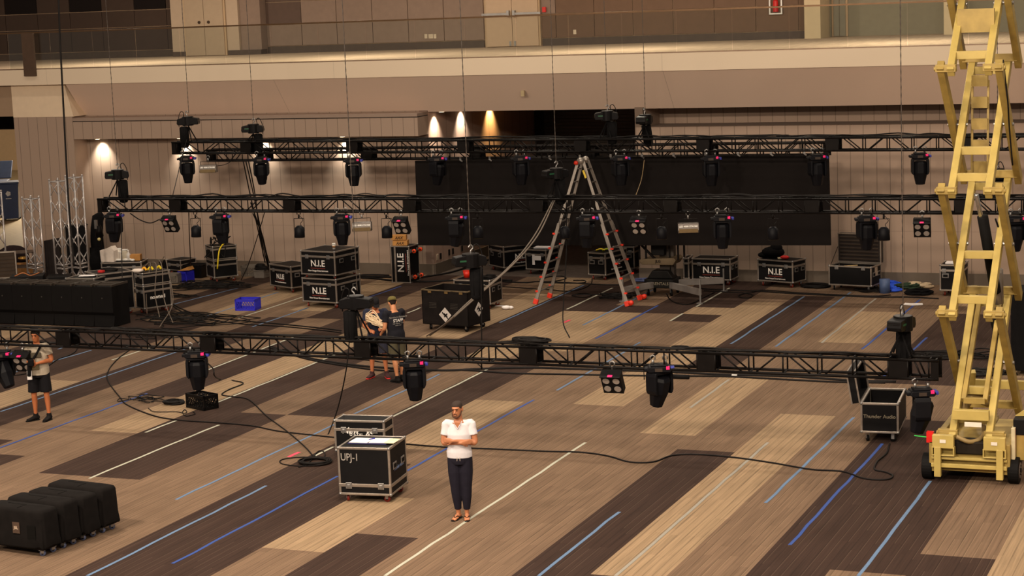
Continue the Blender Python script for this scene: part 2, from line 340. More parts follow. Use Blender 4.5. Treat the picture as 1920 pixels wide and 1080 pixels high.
for s_ in (-1, 1):
    MB().box(mid+s_*.12-.001 if s_ > 0 else mid-1.0, mid+1.0 if s_ > 0 else mid-.12, YBK-.2, YBK-.14, ZB+1.0, ZB+1.07).box(mid+s_*.1-.04, mid+s_*.1+.04, YBK-.22, YBK-.11, ZB+.94, ZB+1.14).build('panic_bar', STEEL, d)
    MB().box(mid+s_*.08-.03, mid+s_*.08+.03, YBK-.13, YBK-.11, ZB+.03, ZB+.18).build('floor_bolt', STEEL, d)
d, a, b, mid = door('door_2', 363, 440, YBK-.52, M('closet_door_paint', (160, 140, 116), .6, var=.04))
for s_ in (-1, 1): MB().cyl((mid+s_*.18, YBK-.64, ZB+1.12), (mid+s_*.18, YBK-.61, ZB+1.12), .05, 14).build('pull_ring', M('closet_pull', (70, 56, 44), .4, .5), d)
d, a, b, mid = door('door_3', 1548, 1578, YBK+.88, M('service_door_paint', (128, 122, 104), .6, var=.03))
# glass balustrade
gm = bpy.data.materials.new('balustrade_glass'); gm.use_nodes = True; nt = gm.node_tree; nt.nodes.remove(nt.nodes['Principled BSDF'])
tr = N(nt, 'ShaderNodeBsdfTransparent'); tr.inputs[0].default_value = (.90, .92, .90, 1); gl = N(nt, 'ShaderNodeBsdfGlossy'); gl.inputs['Roughness'].default_value = .03
fr = N(nt, 'ShaderNodeFresnel'); fr.inputs[0].default_value = 1.45; mxs = N(nt, 'ShaderNodeMixShader'); nt.links.new(math_node(nt, 'MULTIPLY', fr.outputs[0], .8), mxs.inputs[0])
nt.links.new(tr.outputs[0], mxs.inputs[1]); nt.links.new(gl.outputs[0], mxs.inputs[2]); nt.links.new(mxs.outputs[0], nt.nodes['Material Output'].inputs[0])
rt = thing('glass_railing', 'frameless glass balustrade with thin metal handrail along the balcony edge', 'railing', (-20, YF+.06, ZB))
MB().box(-40, 28, -.03, .03, 1.08, 1.12).build('handrail', M('bronze_rail', (110, 84, 60), .3, .7), rt)
MB().box(-40, 28, -.035, .035, 0, .07).build('base_channel', M('rail_channel', (130, 108, 90), .4, .5), rt)
k = 0; xx = -15.42+.2
while xx < 26:
    MB().box(xx, xx+1.43, -.006, .006, .07, 1.08).build('glass_panel', gm, rt); xx += 1.45
tag(MB().box(-34.62, -34.22, YF-.12, YF-.05, 5.72, 6.95).build('guide_panel', M('dark_wood_panel', (74, 54, 38), .6)), 'tall narrow brown panel fixed to balcony edge above the column', 'panel')
# wall fittings
def plate(px, py, Y, wd, ht, mat, name, label, cat, dep=.02, group=None):
    c = onY(px, py, Y); return tag(MB().cb((c.x, Y-dep/2, c.z), (wd, dep, ht)).build(name, mat, bevel=.004), label, cat, group)
plate(1021, 18, YBK-.02, .12, .16, M('red_alarm', (200, 30, 20), .4), 'fire_alarm_pull', 'red fire alarm pull on the balcony wall right of beige doors', 'fire alarm', .06)
for i, px in enumerate((799, 808, 816)): plate(px, 68, YBK-.0, .1 if i != 1 else .16, .14, M('outlet_white', (200, 182, 158), .5), 'wall_outlet', ['left', 'wide middle', 'right'][i]+' outlet plate of three low on balcony wall left of beige doors', 'outlet')
plate(1078, 60, YBK, .1, .14, M('outlet_white', (200, 182, 158), .5), 'wall_outlet', 'single pale outlet plate on balcony wall right of beige doors', 'outlet')
c = onY(1455, 8, YBK); t = thing('extinguisher_cabinet', 'recessed white framed cabinet with red extinguisher on the balcony wall', 'cabinet', (c.x, YBK-.02, c.z))
fm = MB()
for q in ((-.2,-.16,-.26,.26), (.16,.2,-.26,.26), (-.2,.2,-.3,-.26), (-.2,.2,.26,.3)): fm.box(q[0], q[1], -.05, 0, q[2], q[3])
fm.build('frame', WHITE, t); MB().tube([(0,-.03,-.22),(0,-.03,.1),(0,-.03,.15),(0,-.03,.2)], [.08,.08,.04,.03], 12).build('extinguisher', M('extinguisher_red', (190, 20, 16), .4), t)
c = onY(981, 175, 47.75); plate(981, 175, 47.62, .1, .15, M('beige_box', (190, 170, 130), .5), 'wall_sensor', 'small beige box on the sloping soffit below the balcony', 'sensor', .05)
for i, (px, py) in enumerate([(820, 482), (826, 480), (842, 473), (849, 471), (866, 466)]):
    c = onX(px, py, -22.25)
    tag(MB().cb((-22.245, c.y, c.z), (.02, .09, .16)).build('wall_outlet', M('outlet_white', (200, 182, 158), .5) if i == 0 else M('outlet_dark', (40, 36, 34), .5)),
        ['pale outlet nearest the corner on the lit corridor side wall', 'dark wall box just behind the pale outlet on corridor side wall', 'dark wall box, third along the corridor side wall', 'dark wall box, fourth along the corridor side wall', 'dark wall box farthest along the corridor side wall'][i], 'outlet')
# recessed wall-wash downlights
def downlight(x, y, z, col, lab, e0, grp='wall washing downlights', aim=(0, .5, -1)):
    t = thing('recessed_downlight', lab, 'light', (x, y, z), 0, grp)
    MB().cyl((0,0,0), (0,0,.03), .09, 16).build('trim_ring', WHITE, t)
    MB().cyl((0,0,-.004), (0,0,0), .07, 16).build('lens', M('lamp_lens_'+('warm' if col[2] < .5 else 'cool'), (255, 236, 200) if col[2] > .5 else (255, 190, 90), .4, emit=12), t)
    L = bpy.data.lights.new('downlight_lamp', 'SPOT'); L.energy = e0*3; L.color = col; L.spot_size = 1.5; L.spot_blend = .9; L.shadow_soft_size = .04
    o = bpy.data.objects.new('downlight_lamp', L); COL.objects.link(o); o.location = (x, y, z-.02); o.rotation_euler = Vector(aim).to_track_quat('-Z', 'Y').to_euler()
for i, X_ in enumerate((-32.72, -29.96, -27.35, -24.75)):
    downlight(X_, 47.86, 3.83, (1, .93, .78), 'small bright downlight under the bulkhead, '+['leftmost, beside the column', 'second from left', 'third from left', 'rightmost, near the corridor corner'][i], 55)
for i, (Y_, col) in enumerate(((48.5, (1, .86, .66)), (50.3, (1, .88, .7)), (52.4, (1, .62, .22)))):
    downlight(-22.02, Y_, 4.43, col, 'corridor ceiling downlight washing side wall, '+['nearest and palest', 'middle, pale white', 'farthest, orange toned'][i], 60 if i < 2 else 75, 'corridor downlights', (-.5, 0, -1))
# ------------------------------------------------------------------ tape on the carpet
TC = {'c': ('cream', M('cream_tape', (172, 172, 156), .7, var=.06)), 'l': ('light blue', M('light_blue_tape', (88, 114, 146), .7, var=.08)), 'b': ('dark blue', M('blue_tape', (36, 66, 134), .7, var=.08)),
      'p': ('pink', M('pink_tape', (225, 60, 92), .6)), 'g': ('grey-blue faded', M('grey_tape', (138, 134, 124), .7, var=.06))}
TAPES = [('c',(165,897),(412,797),'long cream tape on dark strip above the covered cabinets'), ('c',(272,811),(330,789),'short cream tape below the black milk crate'),
 ('c',(409,755),(640,660),'cream tape running from the black milk crate toward the front truss'), ('c',(590,855),(627,838),'cream tape end beside the cable coil by the cases'),
 ('c',(727,787),(915,692),'cream tape running behind the rear road case'), ('c',(722,1080),(1097,830),'longest cream tape passing under the man with crossed arms'),
 ('c',(210,675),(288,650),'short cream tape just below the front truss, far left'), ('c',(390,695),(560,627),'cream tape crossing behind the front truss left of centre'),
 ('c',(447,597),(567,557),'cream tape right of the blue milk crate'), ('c',(765,587),(788,577),'short cream tape left of the big black crate'), ('c',(1063,580),(1148,540),'cream tape between the ladder legs'),
 ('c',(1257,602),(1280,588),'tiny cream tape on small dark tile'), ('c',(1305,575),(1367,540),'cream tape in front of the lifting tower outrigger'),
 ('g',(1155,1080),(1440,830),'faded tape along the pale strip at bottom right centre'), ('g',(1296,765),(1366,712),'faded tape on pale strip below the front truss'), ('g',(1542,643),(1640,560),'faded tape on pale patch behind front truss'),
 ('l',(165,1080),(499,911),'light blue tape at bottom left, upper of the pair'), ('b',(325,1057),(633,893),'dark blue tape running up to the stencilled road case'), ('b',(755,888),(1000,750),'dark blue tape passing behind the man with crossed arms'),
 ('l',(330,937),(627,796),'light blue tape left of the two road cases'), ('l',(664,776),(825,702),'light blue tape behind the second front fixture'), ('b',(0,840),(275,738),'dark blue tape at left under the standing man in shorts'),
 ('l',(0,772),(350,654),'light blue tape behind the legs of man in shorts'), ('l',(0,705),(175,657),'light blue tape crossing the man in grey shirt at waist level'), ('l',(110,655),(135,646),'tiny light blue tape right of the grey shirt'),
 ('l',(1045,732),(1175,657),'light blue tape left of the front four-lens blinder'), ('l',(1176,656),(1200,642),'short light blue tape seen through the front truss'), ('b',(1118,635),(1234,573),'dark blue tape in front of the ladder, right'),
 ('l',(1095,610),(1223,543),'light blue tape starting near the right ladder foot'), ('l',(937,605),(1095,535),'light blue tape under the left ladder feet'), ('l',(1370,645),(1508,556),'light blue tape on the dark strip, right of centre'),
 ('l',(1455,650),(1595,548),'light blue tape right of the dark strip'), ('b',(1617,655),(1725,562),'dark blue tape behind the right chain motor'), ('b',(1653,708),(1740,633),'dark blue tape seen between truss end and yellow lift'),
 ('l',(1010,1080),(1160,960),'light blue tape on dark strip at the bottom centre'), ('l',(1435,943),(1602,783),'light blue tape left of the open trunk'), ('b',(1480,1022),(1655,832),'dark blue tape below the open trunk'),
 ('l',(1610,1080),(1745,902),'light blue tape leading to the lift front wheel'), ('b',(692,557),(752,537),'dark blue tape left of the upright case'), ('l',(560,583),(579,577),'tiny light blue tape below the stacked cases'),
 ('l',(375,597),(440,576),'light blue tape ending at blue milk crate'), ('l',(485,560),(522,548),'light blue tape right of the blue milk crate'), ('l',(473,613),(580,577),'light blue tape left of the stacked cases'),
 ('l',(300,575),(455,540),'light blue tape between cable pile and blue crate'), ('p',(540,857),(562,848),'short pink tape beside the cable coil'), ('p',(1057,605),(1069,600),'short pink tape near the hanging black cable'),
 ('l',(560,700),(625,676),'light blue tape left of the hanging cable')][:-1]
for k_, a, b, lab in TAPES:
    A, B = onZ(*a), onZ(*b); xm = (A.x+B.x)/2; wd = .05 if k_ != 'p' else .07
    mb = MB(); n = max(2, int(abs(B.y-A.y)/.5)); rnd = random.Random(int(a[0]*7+a[1])); L_ = []; R_ = []
    for i in range(n+1):
        t = i/n; x = (A.x*(1-t)+B.x*t)*.6+xm*.4 if abs(A.x-B.x) < .6 else A.x*(1-t)+B.x*t; y = A.y*(1-t)+B.y*t; j = rnd.uniform(-.012, .012)
        L_.append((x-wd/2+j, y)); R_.append((x+wd/2+j, y))
    mb.prism(L_+R_[::-1], 2, .0015, .004); tag(mb.build('floor_tape', TC[k_][1]), lab, 'tape', 'tape marks on the carpet')
for _x in (-34, -26, -18, -10, -2):
    lamp('balcony_fill', 'AREA', (_x, 51.5, 9.6), 330, size=.3, color=(1, .86, .69))  # unseen lights added above the balcony to brighten its carpet and wall
# ================================================================== RIGGING
TW = .29; CHR = .025
def truss(name, label, xa, xb, Y, za, zb, first_block, group=None, end_l=False, end_r=False, pitch=3.07):
    """box truss run; local x along the run, y 0..TW into the hall, z 0..TW"""
    L = math.hypot(xb-xa, zb-za); t = thing(name, label, 'truss', (xa, Y, za), 0, group); t.rotation_euler = (0, -math.atan2(zb-za, xb-xa), 0)
    cuts = [x for x in [first_block-xa+k*pitch for k in range(-12, 14)] if .5 < x < L-.5]
    ends = [0]+cuts+[L]
    for i in range(len(ends)-1):
        a, b = ends[i], ends[i+1]; bl = .15; mb = MB()
        for y in (0, TW):
            for z in (0, TW): mb.tube([(a, y, z), (b, y, z)], CHR, 8)
        n = max(1, round((b-a-2*bl)/.56)); p = (b-a-2*bl)/n
        for k in range(n+1):
            x = a+bl+k*p
            for y in (0, TW): mb.tube([(x, y, 0), (x, y, TW)], .014, 6)
            for z in (0, TW): mb.tube([(x, 0, z), (x, TW, z)], .014, 6)
            if k < n:
                up = k % 2 == 0
                for y in (0, TW): mb.tube([(x+.1, y, TW if up else 0), (x+p-.1, y, 0 if up else TW)], .014, 6)
        mb.build('truss_section', BLACKP, t, True)
    for j, x in enumerate(ends):
        if j in (0, len(ends)-1) and not (end_l if j == 0 else end_r): continue
        mb = MB(); a, b = (x-.15, x+.15) if 0 < j < len(ends)-1 else ((x, x+.12) if j == 0 else (x-.12, x))
        for y in (-.012, TW+.004): mb.box(a, b, y, y+.008, -.02, TW+.02)
        mb.box((a+b)/2-.012, (a+b)/2+.012, 0, TW, 0, TW)
        mb.build('junction_plate', BLACKP, t)
    return t
def onT(px, Y): return onY(px, 540, Y).x
Y3, Y2, Y1, YH = 29.5, 39.5, 44.0, 45.3
def zat(px, py, Y): return onY(px, py, Y).z
e3 = onY(1760, 713, Y3); s3 = onY(-60, 644, Y3)
T3 = truss('box_truss', 'nearest black box truss run crossing the picture below the middle', s3.x, e3.x, Y3, s3.z+.01, e3.z+.01, onT(985, Y3), end_r=True)
s2 = onY(184, 396, Y2); e2 = onY(2080, 401, Y2)
T2 = truss('box_truss', 'middle black box truss run, hanging level in front of the ladder', s2.x, e2.x, Y2, s2.z, e2.z, onT(775, Y2), end_l=True)
s1 = onY(323, 288, Y1); e1 = onY(2080, 280, Y1)
T1 = truss('box_truss', 'farthest black box truss run with chain motors, just above the black screen', s1.x, e1.x, Y1, s1.z, e1.z, onT(880, Y1), end_l=True)
sh = onY(388, 302, YH); eh = onY(1553, 291, YH)
TH = truss('box_truss', 'lower black header truss behind the farthest run that carries the black screen', sh.x, eh.x, YH, sh.z, eh.z, onT(700, YH), end_l=True, end_r=True)
# the big unlit LED screen, hung slightly out of level
c = [onY(*q, 45.1) for q in ((778, 306), (1553, 292), (1557, 460), (784, 460))]
led = thing('video_wall', 'wide unlit black video wall hanging behind the ladder', 'screen', (c[3].x, 45.1, c[3].z))
lm = MB(); q = [v-Vector((c[3].x, 45.1, c[3].z)) for v in c]; lm.prism([(v.x, v.z) for v in q], 1, 0, .09)
lm.build('screen_face', M('led_face', (21, 17, 16), .9, var=.04, scale=40), led)
lf = MB(); lf.bar(q[0]+Vector((0, .05, .03)), q[1]+Vector((0, .05, .03)), .1, .06)
for i in range(17):
    p = q[0].lerp(q[1], (i+.5)/17); lf.bar(p+Vector((0, .05, .03)), p+Vector((0, .05, .17)), .03)
lf.build('header_beam', BLACKP, led)
for i in range(13):
    p = q[0].lerp(q[1], (i+.6)/13.3); MB().cb((p.x, -.03, p.z+.1), (.05, .03, .07)).cb((p.x+.02, -.04, p.z+.05), (.09, .02, .03), R=Matrix.Rotation(.6, 3, 'Y')).build('rigging_clip', STEEL, led)
# -------- fixtures
def moving_head():
    r = thing('moving_head_light', '', 'stage light'); 
    b = MB(); b.prism([(-.17,-.05),(-.2,-.01),(-.17,.04),(.17,.04),(.2,-.01),(.17,-.05)], 1, -.15, .15); b.box(-.14, .14, -.12, .12, .04, .07); b.build('base', PLAST, r, bevel=.01)
    for s_ in (-1, 1):
        MB().box(s_*.205-.04, s_*.205+.04, -.1, .1, -.035, .02).build('carry_handle', BLUEH if s_ > 0 else PLAST, r, bevel=.012)
        MB().cyl((s_*.1, 0, .07), (s_*.1, 0, .14), .022, 8).tube([(s_*.1-.035, 0, .14), (s_*.1-.04, 0, .19), (s_*.1, 0, .215), (s_*.1+.04, 0, .19), (s_*.1+.035, 0, .14)], .012, 6).build('clamp', STEEL, r, True)
    MB().box(.11, .165, -.157, -.149, .0, .042).box(.11, .165, -.15, -.08, .04, .046).build('pink_tape', PINK, r)
    MB().box(-.07, .05, -.156, -.15, -.035, .02).build('display', M('display_glass', (60, 50, 44), .3), r)
    y = thing('yoke', '', '', (0, 0, 0)); 
    bpy.data.objects.remove(y)
    ym = MB(); ym.box(-.18, .18, -.11, .11, -.10, -.055)
    for s_ in (-1, 1): ym.prism([(s_*.14, -.055), (s_*.18, -.055), (s_*.195, -.12), (s_*.195, -.36), (s_*.175, -.41), (s_*.145, -.43)], 1, -.12, .12)
    y = ym.build('yoke', PLAST, r, bevel=.012)
    h = MB(); sec = [(-.12, .12), (-.17, .15), (-.38, .155), (-.47, .135), (-.64, .10), (-.645, .09)]; n = 8; vs = []; fs = []
    for z, rr in sec:
        for k in range(n): a = 2*math.pi*(k+.5)/n; vs.append((rr*1.08*math.cos(a), rr*1.08*math.sin(a), z+.30))
    for i in range(len(sec)-1):
        for k in range(n): fs.append((i*n+k, (i+1)*n+k, (i+1)*n+(k+1)%n, i*n+(k+1)%n))
    fs.append(tuple(range(n))); fs.append(tuple(range((len(sec)-1)*n+n-1, (len(sec)-1)*n-1, -1))); h.add(vs, fs)
    hd = h.build('head', M('black_plastic', (14, 14, 18), .5), y, bevel=.008); hd.location = (0, 0, -.30)
    return r
def find(o, n):
    for c in o.children:
        if c.name.split('.')[0] == n: return c
        d = find(c, n)
        if d: return d
def place_fix(proto, used, px, py, Y, label, group, pan=0, tilt=0, dz=0.0, yaw=.35):
    o = proto if not used[0] else copy_tree(proto); used[0] = True
    P = onY(px, py, Y); o.location = (P.x, Y, P.z-dz); o.rotation_euler = (0, 0, yaw+random.uniform(-.06, .06)); o['label'] = label; o['group'] = group
    yk = find(o, 'yoke')
    if yk: yk.rotation_euler = (0, 0, pan)
    hd = find(o, 'head')
    if hd: hd.rotation_euler = (tilt, 0, 0)
    return o
mh = moving_head(); u = [False]
G = 'moving head stage lights hanging under the trusses'
# base centre pixels
FX3 = [(4, 664, 'on near truss at left picture edge, head tilted', .9, -.45), (368, 664, 'on the near truss above the black milk crate', .15, .08), (776, 681, 'on the near truss beside the two workers', .0, .1),
       (1236, 690, 'on the near truss right of the near four-lens blinder', .7, .3), (1728, 735, 'under right end of near truss by yellow lift', 1.5, .25)]
for px, py, lab, pan, tl in FX3: place_fix(mh, u, px, py, Y3+.02, 'black moving head light hanging '+lab, G, pan, tl, yaw=.38)
FX2 = [(213, 404, 'at the left end of the middle truss', 1.2, .1), (413, 406, 'on the middle truss above the left black utility bins', 1.3, -.14), (640, 407, 'on the middle truss above the stacked road cases', .1, .03), (855, 408, 'on the middle truss at the left part of the screen', 1.3, .18),
       (1101, 409, 'on the middle truss between the ladder legs', 1.2, .1), (1354, 409, 'on the middle truss right of the upper strobe bar', 0, .05), (1625, 410, 'on the middle truss in front of the open case', .3, .05), (1904, 411, 'on the middle truss behind the yellow lift', .2, .1)]
for px, py, lab, pan, tl in FX2: place_fix(mh, u, px, py, Y2+.02, 'black moving head light hanging '+lab, G, pan, tl, yaw=.36)
FX1 = [(350, 297, 'at the left end of the farthest truss', .2, .03), (489, 299, 'on the farthest truss left of the wall bump', .1, .1), (662, 301, 'on the farthest truss right of the third wall downlight', 0, .0), (820, 298, 'on the farthest truss over the left part of the screen', .9, .2),
       (976, 297, 'on the farthest truss left of the ladder top', .2, .0), (1163, 297, 'on the farthest truss right of the ladder top', .3, -.05), (1333, 297, 'on the farthest truss over the right part of the screen', .1, 0), (1532, 295, 'on the farthest truss at the right edge of the screen', .2, 0), (1725, 292, 'on the farthest truss between screen and yellow lift', 0, 0)]
for px, py, lab, pan, tl in FX1: place_fix(mh, u, px, py, Y1+.02, 'black moving head light hanging '+lab, G, pan, tl, yaw=.36)
# four-lens blinders
def blinder():
    r = thing('blinder_light', '', 'stage light')
    y = MB(); y.bar((-.16,0,-.02), (.16,0,-.02), .03, .012); y.bar((-.16,0,-.02), (-.16,0,-.22), .012, .03); y.bar((.16,0,-.02), (.16,0,-.22), .012, .03); y.build('bracket', BLACKP, r)
    MB().cyl((0,0,-.02), (0,0,.03), .022, 8).tube([(-.035,0,.03), (-.04,0,.09), (0,0,.115), (.04,0,.09), (.035,0,.03)], .014, 6).build('clamp', STEEL, r, True)
    b = MB(); b.box(-.17, .17, -.06, .08, -.19, .19); b.box(-.175, .175, -.10, .085, .185, .2)
    bo = b.build('housing', BLK, r, bevel=.006); bo.location = (0, 0, -.24); bo.rotation_euler = (.55, 0, 0)
    for sx in (-1, 1):
        for sz in (-1, 1): MB().cyl((sx*.085, -.062, sz*.085), (sx*.085, -.07, sz*.085), .058, 20).build('lens', LENS, bo)
    MB().box(-.04, .04, -.09, -.04, .2, .204).build('pink_tape', PINK, bo)
    return r
bl = blinder(); u2 = [False]; GB = 'four-lens blinders under the trusses'
for px, py, Y, lab in [(42, 655, Y3, 'on the near truss before the man in shorts'), (1148, 690, Y3, 'on the near truss, centre right'), (318, 402, Y2, 'on the middle truss, left, above the cluttered case'), (752, 404, Y2, 'on the middle truss just left of the screen'),
                       (1198, 404, Y2, 'on the middle truss in front of the screen'), (1729, 406, Y2, 'on the middle truss right of the open case')]:
    place_fix(bl, u2, px, py, Y+.0, 'square black four-lens blinder '+lab, GB, yaw=.08)
# small spotlights in U-brackets
def par():
    r = thing('par_light', '', 'stage light')
    y = MB(); y.bar((-.115,0,-.06), (.115,0,-.06), .03, .01); y.bar((-.115,0,-.06), (-.115,0,-.36), .01, .03); y.bar((.115,0,-.06), (.115,0,-.36), .01, .03); y.build('bracket', BLACKP, r)
    MB().cyl((0,0,-.06), (0,0,.03), .02, 8).tube([(-.035,0,.03), (-.04,0,.08), (0,0,.1), (.04,0,.08), (.035,0,.03)], .012, 6).build('clamp', BLACKP, r, True)
    b = MB().tube([(0,0,.1), (0,0,.06), (0,0,.02), (0,0,-.17), (0,0,-.18)], [.06, .1, .118, .122, .1], 14).build('can', PLAST, r, True); b.location = (0, 0, -.33); b.rotation_euler = (-.2, 0, 0)
    MB().tube(smooth_pts([(.06,.0,-.25), (.03,.0,-.18), (.09,0,-.1), (.02,0,.0)]), .007, 5).build('power_lead', CABLE, r, True)
    return r
pr = par(); u3 = [False]; GP = 'small can lights on the middle truss'
for px, lab in [(366, 'right of the left blinder'), (560, 'between left cable bundle and stacked cases'), (724, 'left of the centre blinder'), (895, 'in front of the screen, left'), (1058, 'in front of the left ladder leg'), (1240, 'right of the screen blinder'), (1449, 'in front of the screen, right'), (1657, 'beside the moving head over the open case')]:
    place_fix(pr, u3, px, 403, Y2, 'small black can spotlight on the middle truss, '+lab, GP, yaw=.36, dz=.02)
# strobe bars
def strobe():
    r = thing('strobe_light', '', 'stage light')
    y = MB(); y.bar((-.2,0,-.05), (.2,0,-.05), .03, .01); y.bar((-.2,0,-.05), (-.2,0,-.22), .01, .03); y.bar((.2,0,-.05), (.2,0,-.22), .01, .03); y.build('bracket', BLACKP, r)
    MB().cyl((0,0,-.05), (0,0,.03), .02, 8).tube([(-.035,0,.03), (-.04,0,.08), (0,0,.1), (.04,0,.08), (.035,0,.03)], .012, 6).build('clamp', STEEL, r, True)
    b = MB(); b.prism([(-.11,-.11), (-.13,-.05), (-.09,.09), (.1,.09), (.12,-.11)], 0, -.22, .22)
    bo = b.build('housing', M('strobe_grey', (92, 84, 78), .4, .3), r, bevel=.006); bo.location = (0, 0, -.23)
    MB().box(-.2, .2, -.135, -.12, -.1, -.02).build('reflector', M('strobe_reflector', (150, 130, 96), .25, .7), bo)
    text_part('LED 4000 STROBE', .05, bo, (0, -.122, .03), (math.pi/2-.35, 0, 0), WHITE, bold=.002)
    return r
st = strobe(); u4 = [False]; GS = 'strobe bars under the trusses'
for px, py, Y, lab in [(678, 405, Y2, 'on the middle truss left of the screen'), (1290, 406, Y2, 'on the middle truss in front of the screen'), (390, 299, Y1, 'near the left end of the farthest truss')]:
    place_fix(st, u4, px, py, Y, 'long grey strobe bar hanging '+lab, GS, yaw=.34)
# chain motors
def motor(bag=-.28):
    r = thing('chain_hoist', '', 'hoist')
    b = MB(); b.prism([(-.27,-.09), (-.29,-.04), (-.27,.07), (-.05,.1), (.12,.1), (.27,.06), (.29,-.05), (.26,-.1)], 1, -.12, .12); b.cyl((.02,-.02,-.12), (.02,-.02,.12), .15, 16)
    b.build('motor_body', M('hoist_black', (20, 19, 20), .4, .3), r, bevel=.012)
    for k in range(5): MB().box(-.285, -.27, -.1, .1, -.07+k*.026, -.06+k*.026).build('cooling_fin', BLACKP, r)
    MB().box(-.2, -.03, -.124, -.12, -.01, .02).build('green_label', M('green_label', (14, 74, 44), .5), r)
    MB().tube(smooth_pts([(.03,0,.1), (.03,0,.16), (.07,0,.21), (.03,0,.26), (-.01,0,.22)]), .014, 6).build('top_hook', STEEL, r, True)
    MB().tube(smooth_pts([(.12,.05,.08), (.1,.06,.22), (.17,.06,.25), (.24,.05,.1), (.24,.05,-.15)]), .01, 5).build('motor_lead', CABLE, r, True)
    g = MB(); g.tube([(0,0,-.14), (0,0,-.16), (0,0,-.4), (0,0,-.62), (0,0,-.68), (0,0,-.7)], [.08, .115, .12, .115, .09, .03], 12)
    for k in range(8):
        a = k*math.pi/4; g.tube([(math.cos(a)*.115, math.sin(a)*.115, -.17), (math.cos(a)*.115, math.sin(a)*.115, -.6)], .008, 4)
    gb = g.build('chain_bag', BLACKF, r, True); gb.location = (.12, .02, 0)
    MB().tube([(.12,.0,-.08), (.12,0,-.16)], .03, 6).build('chain_guide', STEEL, r)
    return r
mo = motor(); u5 = [False]; GM = 'electric chain hoists above the trusses'
def chain(px, Y, z0, z1, lab, x=None):
    X = x; mb = MB(); n = int((z1-z0)/.06); 
    mb.tube([(X+.03, Y, z0+i*(z1-z0)/n) for i in range(n+1)], [.006+.004*(i % 2) for i in range(n+1)], 5)
    tag(mb.build('hoist_chain', M('chain_steel', (70, 62, 56), .5, .5)), lab, 'chain', 'lifting chains from the ceiling')
ML = [((353, 227), Y1+.15, 'over the left end of the farthest truss', 3.14, 3.14), ((474, 241), Y1+.15, 'over the farthest truss, second from left', 0, 0), ((1137, 217), Y1+.15, 'over the farthest truss right of the ladder top', 0, 0), ((1208, 224), Y1+.15, 'over the farthest truss, tipped sideways, right of centre', 1.2, 0),
      ((219, 327), Y2+.15, 'over the left end of the middle truss', .2, 0), ((1041, 325), Y2+.15, 'over the middle truss beside the ladder', .5, 0), ((668, 567), Y3+.15, 'over the near truss, before the man in navy', 3.0, 0), ((1690, 606), Y3+.15, 'over the right end of the near truss', 1.0, 0),
      ((880, 488), Y3+.6, 'hanging free in front of the big black crate', .35, 0), ((1868, 326), Y1+.3, 'mostly hidden behind the yellow lift', .4, 0)]
for i, ((px, py), Y, lab, rz, _) in enumerate(ML):
    o = mo if not u5[0] else copy_tree(mo); u5[0] = True; P = onY(px, py, Y)
    o.location = (P.x, Y, P.z); o.rotation_euler = (0, 0, .35+rz if rz < 2 else rz+.3); o['label'] = 'black chain hoist with fabric bag '+lab; o['group'] = GM
    gb = find(o, 'chain_bag')
    if i == 3: gb.rotation_euler = (0, -.3, 0)
    chain(px, Y, P.z+.2, 13.5, 'chain up from hoist '+lab, x=P.x)
    if i not in (8,):
        zt = {Y1: 3.98, Y2: 3.08, Y3: 1.8}.get(round(Y-.15, 2), P.z-.4)
        sl = MB(); ap = Vector((P.x, Y, P.z-.14)); sl.tube([(P.x, Y, P.z-.08), ap], .02, 6)
        for dx in (-.16, .16):
            for dy in (-.15, .15): sl.tube([ap, (P.x+dx, Y+dy, zt+.02)], .016, 5)
        tag(sl.build('lifting_sling', BLACKF), 'black webbing sling of the hoist '+lab, 'sling', 'lifting slings under the hoists')
# more chains / lines dropping in from above
for px, Y, top, bot, lab in [(208, Y2+.3, 14, (222, 318), 'at far left, above the left end of middle truss'), (648, Y3+.2, 14, (655, 545), 'left of centre, in front of the stacked cases'), (868, Y3+.65, 14, (881, 465), 'centre left, in front of the video wall'), (1686, Y3+.2, 14, (1692, 588), 'right, beside the yellow lift')]:
    pass
tag(MB().tube(smooth_pts([onY(108, -60, 34), onY(112, 60, 34), onY(120, 220, 34), onY(128, 370, 34), onY(138, 486, 34), onY(137, 492, 34)]), .02, 8).build('motor_cable_drop', CABLE, None, True), 'thick black cable drop hanging along the left side from above', 'cable')
# looms lying along the truss tops
def loom(name, lab, T, x0, x1, seed, n=4, amp=.03, z=None):
    rnd = random.Random(seed); mb = MB(); M_ = Matrix.Translation(T.location) @ Matrix.Rotation(T.rotation_euler.y, 4, 'Y')
    for k in range(n):
        y = rnd.uniform(.04, TW-.02); pts = []
        x = x0
        while x < x1:
            pts.append(M_ @ Vector((x, y+rnd.uniform(-.05, .05), TW+CHR+.012+abs(rnd.gauss(0, amp))))); x += rnd.uniform(.25, .6)
        mb.tube(smooth_pts(pts, 3), rnd.choice((.008, .012, .016)), 5)
    for k in range(3): 
        cx_ = rnd.uniform(x0, x1); c_ = M_ @ Vector((cx_, .15, TW+.01)); coil_mb(mb, c_, .14, .01, 4, .02, .6, k)
    return tag(mb.build(name, CABLE, None, True), lab, 'cables')
L3 = e3.x-s3.x
loom('cable_loom', 'bundle of black cables lying along the top of the nearest truss', T3, .3, L3-.6, 1, 3, .018)
loom('cable_loom', 'bundle of black cables lying along the top of the middle truss', T2, .6, e2.x-s2.x-1, 2, 3, .02)
loom('cable_loom', 'bundle of black cables lying along the top of the farthest truss', T1, .6, e1.x-s1.x-1, 3, 2, .02)
cp = onT(985, Y3)-s3.x; mb = MB(); M_ = Matrix.Translation(T3.location) @ Matrix.Rotation(T3.rotation_euler.y, 4, 'Y')
for k in range(6): coil_mb(mb, M_ @ Vector((cp+.1*random.uniform(-1, 1), .15, TW+.03+.01*k)), .24+.05*random.random(), .011, 3, .01, .55, k+20)
